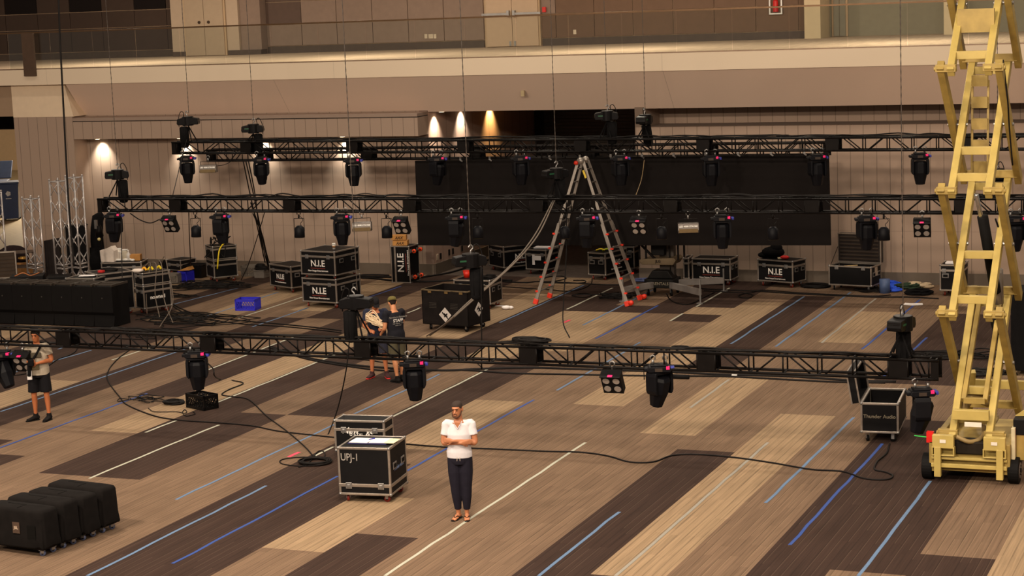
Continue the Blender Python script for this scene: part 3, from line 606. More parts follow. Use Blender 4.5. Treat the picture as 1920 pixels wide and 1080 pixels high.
tag(mb.build('cable_coil', CABLE, None, True), 'heap of coiled black cable on top of the near truss, centre', 'cable coil')
# cables hanging between and under the trusses
def hang(lab, pts, r=.014, cat='cable', mat=None): return cable('hanging_cable', lab, pts, r, mat=mat)
for k, (a, b) in enumerate((((456, 302), (497, 492)), ((461, 302), (504, 500)), ((466, 302), (494, 480)), ((470, 380), (507, 515)), ((474, 400), (512, 512)))):
    A = onY(a[0], a[1], 44.1); B = onY(b[0], b[1], 45.6+.1*k)
    hang(['leftmost', 'second', 'third', 'fourth', 'rightmost'][k]+' cable of the bundle dropping from farthest truss to the floor left of the cases', [A, A.lerp(B, .3)+Vector((.02*k, 0, -.05)), A.lerp(B, .7), B], .016)
A = onY(480, 400, 44); hang('single black cable slanting from middle truss down to the grey crate', [onY(497, 395, 43), onY(484, 440, 44), onY(466, 495, 44.5), onY(452, 525, 45)], .012)
hang('black cable sagging between the left truss end and the left blinder', [onY(244, 400, Y2), onY(262, 412, Y2), onY(282, 418, Y2), onY(300, 411, Y2)], .014)
hang('black cable hanging from middle truss past the bins', [onY(354, 398, Y2+.1), onY(355, 440, 42), onY(357, 485, 45), onZ(358, 512, .03)], .012)
hang('thin line hanging from the left end of the middle truss to the cases', [onY(227, 400, Y2), onY(228, 460, Y2-1), onY(229, 520, Y2-2)], .01)
hang('long control cable drooping from near truss down to the coil by the cases', [onY(655, 640, Y3), onY(648, 700, Y3), onY(632, 770, 30), onY(608, 830, 29.6), onZ(588, 858, .02)], .012)
hang('cable from the hoist slanting down to the floor beside the black crate', [onY(1037, 376, Y2+.1), onY(1000, 445, 38), onY(950, 505, 36), onY(880, 565, 34.6), onY(835, 607, 33.6), onZ(800, 630, .03)], .016, mat=M('grey_cable', (96, 84, 72), .6))
hang('second cable from the same hoist slanting down beside the black crate', [onY(1040, 376, Y2+.1), onY(1008, 442, 38), onY(960, 498, 36), onY(890, 560, 34.6), onY(840, 604, 33.7), onZ(806, 629, .03)], .016, mat=M('grey_cable', (96, 84, 72), .6))
hang('control cable hanging straight down from the free hoist', [onY(902, 500, Y3+.6), onY(903, 600, Y3+.6), onY(903, 693, Y3+.6)], .012)
hang('dark cable hanging from middle truss between ladder and crate to floor', [onY(1062, 400, Y2), onY(1062, 470, Y2), onY(1057, 560, Y2-.4), onY(1056, 605, Y2-.8), onY(1068, 633, Y2-1.6)], .013)
hang('short cable with plug hanging under near truss beside the blinder', [onY(1207, 650, Y3), onY(1207, 690, Y3), onY(1208, 712, Y3)], .008)
hang('thin tan line from the farthest truss down to the middle truss', [onY(1208, 300, Y1), onY(1203, 335, 43), onY(1192, 367, Y2+.3)], .008, mat=M('tan_cord', (120, 96, 60), .8))
hang('thin cable from left strobe to the farthest truss', [onY(408, 311, Y1), onY(420, 309, Y1), onY(432, 303, Y1), onY(440, 290, Y1)], .009)
hang('power lead dangling from the near moving head down to the floor', [onY(387, 679, Y3), onY(400, 692, Y3-.1), onY(402, 704, Y3-.3), onZ(412, 711, .015), onZ(440, 714, .015), onZ(456, 719, .015), onZ(430, 730, .015), onZ(416, 740, .015), onZ(440, 744, .015), onZ(468, 750, .015), onZ(500, 780, .015), onZ(540, 810, .015), onZ(572, 838, .015), onZ(588, 856, .015)], .012)
hang('grey line slanting from left end of farthest truss to the middle truss', [onY(350, 262, Y1), onY(340, 300, 43), onY(324, 366, Y2+.2)], .01)
# ================================================================== ROAD CASES
DBG = []
def fit(A, B, C, topy, z0=.13, d=None, h=None, w=None):
    a, b, c = onZ(*A, z0), onZ(*B, z0), onZ(*C, z0); v = (b-a); v.z = 0; W_ = v.length; v /= W_; pe = Vector((-v.y, v.x, 0))
    D_ = d or (c-b).dot(pe); H_ = h or onY(topy[0], topy[1], b.y).z-z0
    o = (a+b)/2+pe*D_/2; mxy = max((a+(pe*D_ if i else Vector())).y for i in (0, 1)); mxy = max(mxy, max((b+(pe*D_ if i else Vector())).y for i in (0, 1)))
    if mxy > 47.98 and (o.x > -16.3 or o.x < -22.3): D2_ = min(D_, .62); o = (a+b)/2+pe*D2_/2; mxy -= (D_-D2_)*pe.y; D_ = D2_; o.y -= max(0, mxy-47.98)
    DBG.append((round(W_, 2), round(D_, 2), round(H_, 2))); return (o.x, o.y), math.atan2(v.y, v.x), W_, D_, H_
def caster(parent, x, y, zt, r=.05, wm=None, ang=0.5):
    m = MB().cb((0, 0, -.006), (.09, .08, .012)); m.bar((-.025, 0, -.01), (-.025, 0, -zt+r), .006, .05); m.bar((.025, 0, -.01), (.025, 0, -zt+r), .006, .05)
    o = m.build('caster', STEEL, parent); o.location = (x, y, zt); o.rotation_euler = (0, 0, ang)
    MB().cyl((-.018, 0, -zt+r), (.018, 0, -zt+r), r, 14).build('wheel', wm or ORANGE, o, True)
    MB().cyl((-.02, 0, -zt+r), (.02, 0, -zt+r), r*.45, 10).build('hub', BLACKR, o)
    return o
def edges(m, w, d, z0, z1, t=.03, ys=None):
    X, Y = w/2, d/2
    for z in (z0, z1):
        zz = z+t/2-.003 if z == z0 else z-t/2+.003
        for y in (-Y, Y): m.cb((0, y+(-.001 if y < 0 else .001)-(t/2-.003)*(1 if y > 0 else -1), zz), (w+.006, t, t))
        for x in (-X, X): m.cb((x-(t/2-.003)*(1 if x > 0 else -1), 0, zz), (t, d+.006, t))
    for x in (-X, X):
        for y in (-Y, Y): m.cb((x-(t/2-.003)*(1 if x > 0 else -1), y-(t/2-.003)*(1 if y > 0 else -1), (z0+z1)/2), (t, t, z1-z0))
def case(label, at, rz, w, d, h, z0=0.0, ch=.13, split=.14, low_split=False, text='', tsize=.15, sub='', text_face='front', handles=('right',), wheel=None, casters=True, group=None, latches=2, extra=None, openlid=False, body=None, name='road_case', catlab='case'):
    r = thing(name, label, catlab, (at[0], at[1], z0), rz, group)
    t = .034 if h > .45 else .024; zb, zt = ch, ch+h; zs = zb+split if low_split else zt-split
    BM = body or BLK
    if openlid:
        bx_ = MB(); q = .012
        bx_.box(-w/2, w/2, -d/2, -d/2+q, zb, zt).box(-w/2, w/2, d/2-q, d/2, zb, zt).box(-w/2, -w/2+q, -d/2, d/2, zb, zt).box(w/2-q, w/2, -d/2, d/2, zb, zt).box(-w/2, w/2, -d/2, d/2, zb, zb+.012)
        bx_.build('body', BM, r)
    else:
        MB().box(-w/2+.003, w/2-.003, -d/2+.003, d/2-.003, zb, zs if not low_split else zs).build('body' if not low_split else 'base_tray', BM, r)
        MB().box(-w/2+.003, w/2-.003, -d/2+.003, d/2-.003, zs, zt-.002).build('lid' if not low_split else 'hood', BM, r)
    e = MB(); edges(e, w, d, zb, zt, t)
    if not openlid:
        for y in (-d/2, d/2): e.cb((0, y, zs), (w, .012, .05))
        for x in (-w/2, w/2): e.cb((x, 0, zs), (.012, d, .05))
    e.build('aluminium_edging', ALU, r, bevel=.004)
    for sx in (-1, 1):
        for sy in (-1, 1):
            for z in (zb, zt): MB().sphere((sx*(w/2-.012), sy*(d/2-.012), z+(.012 if z == zb else -.012)), .028, 8).build('ball_corner', STEEL, r, True)
    for i in range(latches):
        x = (-1 if i == 0 else 1)*w*.31
        MB().cb((x, -d/2-.008, zs-.005 if not openlid else zt-.04), (.10, .012, .10)).cb((x, -d/2-.016, zs-.01 if not openlid else zt-.04), (.05, .012, .05)).build('butterfly_latch', STEEL, r, bevel=.006)
    for sd in handles:
        zz = zb+(h*.58)
        if sd == 'front': L_ = [((sx*w*.25), -d/2-.006, 0) for sx in (-1, 1)]
        else:
            X_ = (w/2+.006)*(1 if sd == 'right' else -1); L_ = [(X_, sy*d*.24, 1) for sy in ((-1, 1) if d > .45 else (0,))]
        for x, y, ax in L_:
            hm = MB(); S_ = (.16, .01, .11) if ax == 0 else (.01, .16, .11)
            hm.cb((x, y, zz), S_)
            o = hm.build('handle', STEEL, r, bevel=.006)
            if ax == 0: MB().cb((x, y-.006, zz), (.11, .006, .06)).build('grip', BLACKR, o)
            else: MB().cb((x+.006*(1 if x > 0 else -1), y, zz), (.006, .11, .06)).build('grip', BLACKR, o)
    if casters:
        for i, (sx, sy) in enumerate(((-1,-1),(1,-1),(1,1),(-1,1))): caster(r, sx*(w/2-.1), sy*(d/2-.1), ch, min(.05, ch*.42), wheel or M('dull_orange_urethane', (120, 36, 16), .5), .4+i)
    if text:
        if text_face == 'front': loc, rot = (0, -d/2-.004, zb+(zs-zb)*(.62 if sub else .5)), FRONT
        elif text_face == 'right': loc, rot = (w/2+.004, 0, zb+(zs-zb)*.62), (math.pi/2, 0, math.pi/2)
        text_part(text, tsize, r, loc, rot, M('white_print', (225, 220, 214), .6), bold=.004)
        if sub:
            k = 1 if text_face == 'front' else 0; wd_ = tsize*2.0
            l2 = (0, -d/2-.004, loc[2]-tsize*.52) if k else (w/2+.004, 0, loc[2]-tsize*.52)
            MB().cb(l2, (wd_, .003, tsize*.09) if k else (.003, wd_, tsize*.09)).build('red_underline', M('red_print', (105, 34, 24), .6), r)
            text_part(sub, tsize*.26, r, (l2[0], l2[1], l2[2]-tsize*.28), rot, M('white_print', (225, 220, 214), .6), bold=.001)
    return r
NS = 'New Image Entertainment'
def nie(lab, A, B, C, top, z0=.13, base=0.0, **kw):
    at, rz, W_, D_, H_ = fit(A, B, C, top, z0, kw.pop('d', None), kw.pop('h', None))
    return case(lab, at, rz, W_, D_, H_, z0=base, text='N.I.E', sub=NS, tsize=.86*kw.pop('tsize', .24), group='black road cases lettered N.I.E', **kw)
c1 = nie('black N.I.E road case on the floor, lower one of the two-case stack', (568,565), (632,569), (656,556), (630,524), tsize=.26)
zt1 = .13+onY(630, 524, c1.location.y).z-.13
at, rz, W_, D_, H_ = fit((568,565), (632,569), (656,556), (630,524))
case('upper N.I.E road case of the stack, paper cup on it', at, rz, W_, D_, H_, z0=.13+H_+.002, ch=.085, text='N.I.E', sub=NS, tsize=.225, group='black road cases lettered N.I.E'); ZST = .13+H_+.002+.085+H_; ATS = at
nie('smaller black N.I.E road case just left of the two-case stack', (507,535), (547,541), (568,531), (545,500), tsize=.21)
nie('long N.I.E road case turned end-on near the corridor, lettering on its long side', (917,497), (945,503), (985,490), (943,463), d=None, text_face='right', handles=('front',), tsize=.24)
case('small road case with silver corners and a white label, beside the left ladder leg', *fit((986,505), (1025,507), (1035,500), (1024,469)), handles=(), group='plain road cases'); 
r_ = nie('N.I.E road case seen from its end between the ladder legs', (1103,515), (1136,517), (1168,506), (1135,475), text_face='right', handles=('front',), tsize=.22)
nie('N.I.E road case right of the lifting tower, a metal outrigger in front', (1302,522), (1374,524), (1384,516), (1375,484), tsize=.27)
case('black road case mostly hidden behind the lifting tower and its right neighbour', *fit((1292,518), (1303,518), (1309,512), (1303,479)), handles=(), latches=0, group='plain road cases')
n3 = nie('N.I.E road case against right wall with a black bag on it', (1423,525), (1489,530), (1511,523), (1488,489), tsize=.25)
ft = fit((1762,545), (1806,546), (1818,538), (1806,497)); case('black road case against right wall, partly behind the yellow lift', *ft, handles=('front',), group='plain road cases')
ft6 = fit((852,569), (920,571), (941,562), (919,526)); c6 = case('road case with red bucket and yellow tape on it, behind the big black crate', *ft6, group='plain road cases')
ft7 = fit((1150,503), (1190,504), (1197,499), (1190,463)); case('black road case with white top edge, behind the case between ladder legs', *ft7, handles=('front',), group='plain road cases')
# case standing on end with its wheels to the right
a, b = onZ(735, 530, 0), onZ(770, 531, 0); c_ = onZ(788, 527, 0); v = b-a; W_ = v.length; v.normalize(); pe = Vector((-v.y, v.x, 0)); D_ = max(.55, (c_-b).dot(pe)); H_ = onY(769, 462, b.y).z
o_ = (a+b)/2+pe*D_/2; up = thing('road_case', 'tall N.I.E road case standing on end, orange wheels facing right', 'case', (o_.x, o_.y, 0), math.atan2(v.y, v.x), 'black road cases lettered N.I.E'); DBG.append((W_, D_, H_))
MB().box(-W_/2, W_/2-.13*0, -D_/2, D_/2, 0, H_).build('body', BLK, up)
e = MB(); edges(e, W_, D_, 0, H_, .028); e.cb((-W_/2+.13, 0, H_/2), (.05, D_+.012, H_)); e.build('aluminium_edging', ALU, up, bevel=.004)
for z in (H_*.16, H_*.86):
    for y in (-D_/2+.1, D_/2-.08):
        m = MB().cb((0, 0, 0), (.012, .1, .1)).bar((0, -.025, 0), (.09, -.025, 0), .05, .006).bar((0, .025, 0), (.09, .025, 0), .05, .006)
        cs = m.build('caster', STEEL, up); cs.location = (W_/2+.006, y, z); MB().cyl((.09, -.02, 0), (.09, .02, 0), .055, 16).build('wheel', ORANGE, cs, True); MB().cyl((.09, -.022, 0), (.09, .022, 0), .024, 10).build('hub', BLACKR, cs)
for sx in (-1, 1):
    for sy in (-1, 1):
        for z in (.01, H_-.01): MB().sphere((sx*(W_/2-.01), sy*(D_/2-.01), z), .028, 8).build('ball_corner', STEEL, up, True)
text_part('N.I.E', .26, up, (.02, -D_/2-.004, H_*.55), (math.pi/2, -math.pi/2, 0), M('white_print', (225, 220, 214), .6), bold=.004)
MB().cb((.17, -D_/2-.003, H_*.55), (.022, .003, .5)).build('red_underline', M('red_print', (105, 34, 24), .6), up)
text_part(NS, .065, up, (.23, -D_/2-.004, H_*.55), (math.pi/2, -math.pi/2, 0), M('white_print', (225, 220, 214), .6), bold=.001)
UPT = (o_.x, o_.y, H_)
# the pair near the standing man
at, rz, W_, D_, H_ = fit((637,927), (734,930), (756,905), (732,841), .12)
cu = case('black road case stencilled UPJ-1 with papers on top, beside the standing man', at, rz, W_, D_, H_, ch=.12, split=.15, low_split=True, wheel=REDW)
text_part('UPJ-1', .16, cu, (-W_*.27, -D_/2-.004, .12+H_*.79), FRONT, M('stencil_grey', (150, 144, 138), .7), bold=.001, sx=.8)
text_part('Thunder Audio', .075, cu, (W_/2+.004, 0, .12+H_*.5), (math.pi/2, 0, math.pi/2), M('blue_print', (110, 130, 170), .6), shear=.3)
UP = (at, rz, W_, D_, .12+H_)
pf = Vector((math.cos(rz+math.pi/2), math.sin(rz+math.pi/2), 0)); A_, B_ = onY(626, 790, 28.0), onY(722, 786, 28.0)
Yb = onZ(629, 846, .12).y; A_, B_ = onY(627, 846, Yb), onY(721, 842, Yb); A_, B_ = onZ(629, 846, .12), onZ(723, 849, .12)
v = B_-A_; W2 = v.length; v.normalize(); pe = Vector((-v.y, v.x, 0)); D2 = .42; H2 = onY(722, 790, B_.y).z-.12; c2 = (A_+B_)/2+pe*D2/2
cn = case('black road case with partly peeled New ..ge lettering behind the stencilled case', (c2.x, c2.y), math.atan2(v.y, v.x), W2, D2, H2, ch=.12, split=.16, body=BLK, wheel=REDW, handles=())
text_part('New', .15, cn, (-W2*.18, -D2/2-.004, (.12+H2*.67)), FRONT, M('white_print', (225, 220, 214), .6), shear=.25, bold=.002)
text_part('ge', .15, cn, (W2*.21, -D2/2-.004, (.12+H2*.67)), FRONT, M('white_print', (225, 220, 214), .6), shear=.25, bold=.002)
text_part('\'U S TAI   . Y', .07, cn, (-W2*.0, -D2/2-.004, .12+H2*.545), FRONT, M('white_print', (225, 220, 214), .6), bold=.001)
MB().cb((0, -D2/2-.003, .12+H2*.70), (.08, .003, .018)).build('yellow_dash', YEL, cn); DBG.append(('new', W2, D2, H2))
def on_top(P, z): return (P[0], P[1], z)
pp = thing('open_binder', 'open white papers and notebook lying on the stencilled road case', 'papers', (at[0], at[1], UP[4]+.002), rz)
MB().cb((-.02, -.02, .006), (.62, .3, .012)).build('cover', M('dark_blue_cover', (40, 40, 90), .6), pp)
for i, (x, y, s_) in enumerate(((-.16, .0, .3), (.15, .0, .3), (.34, -.02, .16))): q = MB().cb((0, 0, 0), (s_, .3, .006)).build('paper_sheet', PAPER if i < 2 else M('cream_paper', (230, 215, 180), .8), pp); q.location = (x, y, .017+.003*i); q.rotation_euler = (0, 0, (-.06, .05, -.05)[i])
MB().bar((-.05, .02, .03), (.02, .1, .03), .012).build('pen', M('blue_pen', (40, 50, 160), .4), pp)
# open trunk at right
at, rz, W_, D_, H_ = fit((1614,811), (1685,813), (1706,783), (1686,757), .16)
ct = case('open black trunk with lid thrown back to the left, under right truss end', at, rz, W_, D_, H_, ch=.16, openlid=True, wheel=BLACKR, handles=(), latches=0)
ld = MB(); T_ = .13; LW = .52
ld.box(0, .012, -D_/2, D_/2, 0, LW).box(-T_, 0, -D_/2, -D_/2+.012, 0, LW).box(-T_, 0, D_/2-.012, D_/2, 0, LW).box(-T_, 0, -D_/2, D_/2, 0, .012).box(-T_, 0, -D_/2, D_/2, LW-.012, LW)
ld.T = Matrix.Identity(4); ldo = MB(); ldo.box(-T_-.0, -T_+.012, -D_/2, D_/2, 0, LW); ldo.box(-T_, 0, -D_/2, -D_/2+.012, 0, LW).box(-T_, 0, D_/2-.012, D_/2, 0, LW).box(-T_, 0, -D_/2, D_/2, 0, .012).box(-T_, 0, -D_/2, D_/2, LW-.012, LW)
lo = ldo.build('lid', BLK, ct); lo.location = (-W_/2-.01, 0, .16+H_); lo.rotation_euler = (0, -.16, 0)
le = MB()
for y in (-D_/2, D_/2): le.cb((0, y, LW/2), (.025, .025, LW)).cb((-T_, y, LW/2), (.025, .025, LW))
for z in (0, LW): le.cb((0, 0, z), (.025, D_, .025)).cb((-T_, 0, z), (.025, D_, .025))
le.build('lid_edging', ALU, lo)
text_part('Thunder Audio', .085, ct, (0, -D_/2-.004, .16+H_*.55), FRONT, M('faded_print', (150, 140, 120), .7)); DBG.append(('trunk', W_, D_, H_))
for s_ in (-1, 1): MB().bar((s_*W_/2*1, -D_/2+.1, .16+H_), (s_*W_/2, -D_/2+.2, .16+H_), .03, .012).build('hinge', STEEL, ct)
# open case at the right wall
at, rz, W_, D_, H_ = fit((1554,534), (1634,538), (1655,531), (1634,501), .13)
oc = case('long open road case against right wall, ribbed lid standing upright', at, rz, W_, D_, H_, openlid=True, wheel=BLACKR, handles=('right',))
lh = .72; MB().box(-W_/2, W_/2, D_/2-.02, D_/2+.14, .13+H_+.02, .13+H_+lh).build('lid', M('lid_foam', (44, 36, 32), .9), oc)
e = MB()
for z in (.13+H_+.02, .13+H_+lh): e.cb((0, D_/2-.02, z), (W_, .03, .025)).cb((0, D_/2+.14, z), (W_, .03, .025))
for x in (-W_/2, W_/2): e.cb((x, D_/2-.02, .13+H_+lh/2), (.025, .03, lh)).cb((x, D_/2+.14, .13+H_+lh/2), (.025, .03, lh))
e.build('lid_edging', ALU, oc)
m = MB()
for k in range(7): m.cb((0, D_/2-.03, .13+H_+.1+k*.09), (W_*.9, .016, .03))
m.build('foam_rib', M('foam_rib', (58, 46, 36), .9), oc)
MB().cb((-.1, -.02, .13+H_-.03), (.35, .03, .02), R=Matrix.Rotation(.7, 3, 'Z')).build('wooden_divider', M('plywood', (176, 150, 104), .7), oc)
MB().cb((W_/2+.006, -.02, .13+H_*.7), (.004, .17, .22)).build('paper_label', M('old_label', (170, 150, 130), .8), oc)
MB().bar((-W_/2, D_/2-.0, .13+H_+.42), (-W_/2-.02, -D_/2+.2, .13+H_), .012).build('lid_stay', BLACKP, oc)
# big worn crate
at, rz, W_, D_, H_ = fit((793,607), (879,613), (906,600), (878,547), .14)
cr = thing('storage_crate', 'big worn open-topped black wooden crate with fragile stickers', 'crate', (at[0], at[1], 0), rz); DBG.append(('crate', W_, D_, H_))
q = .02; zb = .14; zt = zb+H_
WORN = M('worn_black_plywood', (21, 17, 16), .75, var=.35, scale=5)
MB().box(-W_/2, W_/2, -D_/2, -D_/2+q, zb, zt).box(-W_/2, W_/2, D_/2-q, D_/2, zb, zt).box(-W_/2, -W_/2+q, -D_/2, D_/2, zb, zt).box(W_/2-q, W_/2, -D_/2, D_/2, zb, zt).box(-W_/2, W_/2, -D_/2, D_/2, zb, zb+.02).build('body', WORN, cr)
e = MB()
for y in (-D_/2, D_/2): e.cb((0, y, zt-.01), (W_, .035, .025))
for x in (-W_/2, W_/2): e.cb((x, 0, zt-.01), (.035, D_, .025))
e.build('rim', M('worn_rim', (84, 70, 48), .6, var=.5, scale=12), cr)
for x in (-W_*.32, W_*.04, W_*.36): MB().cb((x, -D_/2-.006, zt-.05), (.09, .01, .05)).build('bracket', M('worn_brass', (120, 96, 56), .5, .4), cr)
for x in (-W_*.26, W_*.2):
    m = MB()
    for k in range(4): m.cb((x, -D_/2-.004, zb+H_*.62-k*.035), (.2, .006, .01))
    m.build('vent_slot', M('slot_grey', (54, 48, 42), .6), cr)
def sticker(par, x, y, z, ax):
    s_ = MB(); Rm = Matrix.Rotation(.785 if ax == 0 else .785, 3, 'Y' if ax == 0 else 'X')
    s_.cb((x, y, z), (.24, .004, .24) if ax == 0 else (.004, .24, .24), R=Rm); o = s_.build('hazard_sticker', M('sticker_white', (190, 182, 176), .7), par)
    k = MB(); 
    if ax == 0: k.cb((x-.04, y-.004, z+.02), (.1, .003, .03), R=Rm).cb((x+.02, y-.004, z-.01), (.12, .003, .03), R=Rm).cb((x+.02, y-.004, z-.01), (.03, .003, .12), R=Rm).cb((x+.06, y-.004, z-.07), (.1, .003, .02), R=Rm)
    else: k.cb((x+.004, y-.04, z+.03), (.003, .1, .03), R=Rm).cb((x+.004, y+.02, z-.01), (.003, .12, .03), R=Rm).cb((x+.004, y+.02, z-.01), (.003, .03, .12), R=Rm)
    k.build('sticker_print', BLK, o)
sticker(cr, -.0+W_*.0, -D_/2-.004, zb+H_*.3, 0); sticker(cr, W_/2+.004, -D_*.02, zb+H_*.42, 1)
for i, (sx, sy) in enumerate(((-1,-1),(1,-1),(1,1),(-1,1))): caster(cr, sx*(W_/2-.14), sy*(D_/2-.12), .14, .06, BLACKR, .3+i)
print('CASES', DBG)
# ------------------------------------------------------------------ small things on the cases
def small(mb, name, mat, label, cat, smooth=False, group=None): return tag(mb.build(name, mat, None, smooth), label, cat, group)
P = onY(627, 467, ATS[1]-.1); cpx = thing('paper_cup', 'white paper coffee cup with brown sleeve on the two-case stack', 'cup', (P.x, ATS[1]-.12, ZST))
MB().tube([(0,0,0), (0,0,.12)], [.034, .046], 14).build('cup_body', WHITE, cpx, True); MB().tube([(0,0,.035), (0,0,.09)], [.039, .0445], 14).build('sleeve', M('cup_sleeve', (150, 110, 70), .8), cpx, True); MB().tube([(0,0,.12), (0,0,.135), (0,0,.15)], [.05, .05, .04], 14).build('cup_lid', WHITE, cpx, True)
for i, (dx, dz, rz_, lab) in enumerate(((-.06, 0, .25, 'lower brown cardboard box lying on the upright road case'), (-.1, .145, .32, 'upper brown cardboard box, topmost on the upright road case'))):
    b_ = thing('cardboard_box', lab, 'box', (UPT[0]+dx, UPT[1]-.08, UPT[2]+.006+dz), rz_, 'cardboard boxes on the upright case')
    MB().box(-.2, .2, -.14, .14, 0, .13).build('carton', KRAFT, b_, bevel=.006); text_part('AAX', .1, b_, (0, -.143, .06), FRONT, M('carton_print', (60, 40, 20), .8), shear=.3, bold=.003); MB().cb((0, 0, .1315), (.4, .05, .003)).build('packing_tape', M('packing_tape', (170, 120, 60), .3), b_)
def obox(ft, fx, fy, z): (x, y), rz = ft[0], ft[1]; c, s = math.cos(rz), math.sin(rz); dx, dy = fx*ft[2]/2, fy*ft[3]/2; return (x+c*dx-s*dy, y+s*dx+c*dy, z)
z6 = .13+ft6[4]; bp = obox(ft6, -.62, .1, z6); bk = thing('bucket', 'small red open bucket on the case behind the black crate', 'bucket', bp)
MB().tube([(0,0,0), (0,0,.16), (0,0,.165), (0,0,.15), (0,0,.02)], [.075, .095, .09, .085, .07], 16).build('pail', M('red_plastic', (215, 40, 20), .4), bk, True); MB().tube([(0,0,.155), (0,0,.17)], [.102, .102], 16, cap=False).build('rim', M('red_plastic', (215, 40, 20), .4), bk, True)
bp = Vector(obox(ft6, -.12, .0, z6)); small(MB().tube([bp+Vector((-.12,0,.02)), bp+Vector((-.1,0,.08)), bp+Vector((0,.0,.1)), bp+Vector((.1,0,.08)), bp+Vector((.12,0,.02))], [.03, .05, .055, .05, .03], 8), 'tape_roll', M('neon_yellow', (220, 240, 30), .5), 'neon yellow roll of tape on the case behind the crate', 'tape', True)
m = MB(); q = Vector(obox(ft6, .55, .1, z6)); [coil_mb(m, q+Vector((random.uniform(-.15,.15), random.uniform(-.1,.1), .01*k)), .12, .01, 3, .012, .8, k) for k in range(4)]; small(m, 'cable_tangle', CABLE, 'tangle of black adapters and cable on the case behind the crate', 'cables', True)
z9 = n3.location; ft9 = fit((1423,525), (1489,530), (1511,523), (1488,489)); zz = .13+ft9[4]; bp = Vector(obox(ft9, -.55, .2, zz))
small(MB().sphere(bp+Vector((0,0,.14)), (.3, .2, .15), 16).sphere(bp+Vector((.08,0,.24)), (.17, .15, .13), 14).sphere(bp+Vector((-.24,0,.07)), (.16, .14, .075), 12), 'bag', BLACKF, 'slumped black fabric bag on road case at the right wall', 'bag', True)
bp = Vector(obox(ft9, .05, -.1, zz)); small(MB().cb(bp+Vector((0,0,.02)), (.2, .12, .03), R=Matrix.Rotation(.4, 3, 'Z')), 'work_gloves', M('cream_cloth', (200, 185, 150), .9), 'cream gloves beside red cloth on right-wall road case', 'gloves')
bp = Vector(obox(ft9, .22, -.1, zz)); small(MB().sphere(bp+Vector((0,0,.045)), (.12, .09, .05), 10), 'red_cloth', M('red_cloth', (200, 34, 30), .8), 'crumpled red cloth on right-wall road case beside the black bag', 'cloth', True)
f5 = fit((986,505), (1025,507), (1035,500), (1024,469)); bp = Vector(obox(f5, 0, .1, .13+f5[4])); small(MB().cb(bp+Vector((0,0,.02)), (.42, .3, .03), R=Matrix.Rotation(.1, 3, 'Z')), 'white_paper_stack', PAPER, 'bright white papers on the small silver-cornered case', 'papers')
r5 = obox(f5, -.2, -1.02, .13+f5[4]*.5); lb = thing('torn_label', 'torn white paper label stuck to the small silver-cornered case', 'label', (r5[0], r5[1]-.004, r5[2]), f5[1]); MB().cb((0, -.004, 0), (.08, .004, .28)).cb((.13, -.004, .05), (.22, .004, .12)).build('paper_scrap', PAPER, lb)
f8 = fit((1103,515), (1136,517), (1168,506), (1135,475)); 
for i, (fx, fy, col, lab) in enumerate(((-.3, -.4, YEL, 'yellow tool on the end-on case between the ladder legs'), (.3, -.3, M('lime_plastic', (190, 210, 40), .5), 'lime green strap heap on the end-on case between ladder legs'))):
    bp = Vector(obox(f8, fx, fy, .13+f8[4])); small(MB().tube(smooth_pts([bp+Vector((-.12,0,.02)), bp+Vector((0,.05,.05)), bp+Vector((.12,0,.03))], 4), .022, 6), 'hand_tool' if i == 0 else 'strap', col, lab, 'tool' if i == 0 else 'strap', True)
fc = fit((1762,545), (1806,546), (1818,538), (1806,497)); bp = Vector(obox(fc, .0, -.2, .13+fc[4])); small(MB().cb(bp+Vector((0,0,.02)), (.34, .25, .03)), 'folded_paper', PAPER, 'folded white paper on the case behind the yellow lift', 'papers')
# ------------------------------------------------------------------ covered cabinets, bottom left
CABC = M('padded_cover', (17, 14, 13), .95, var=.25, scale=8)
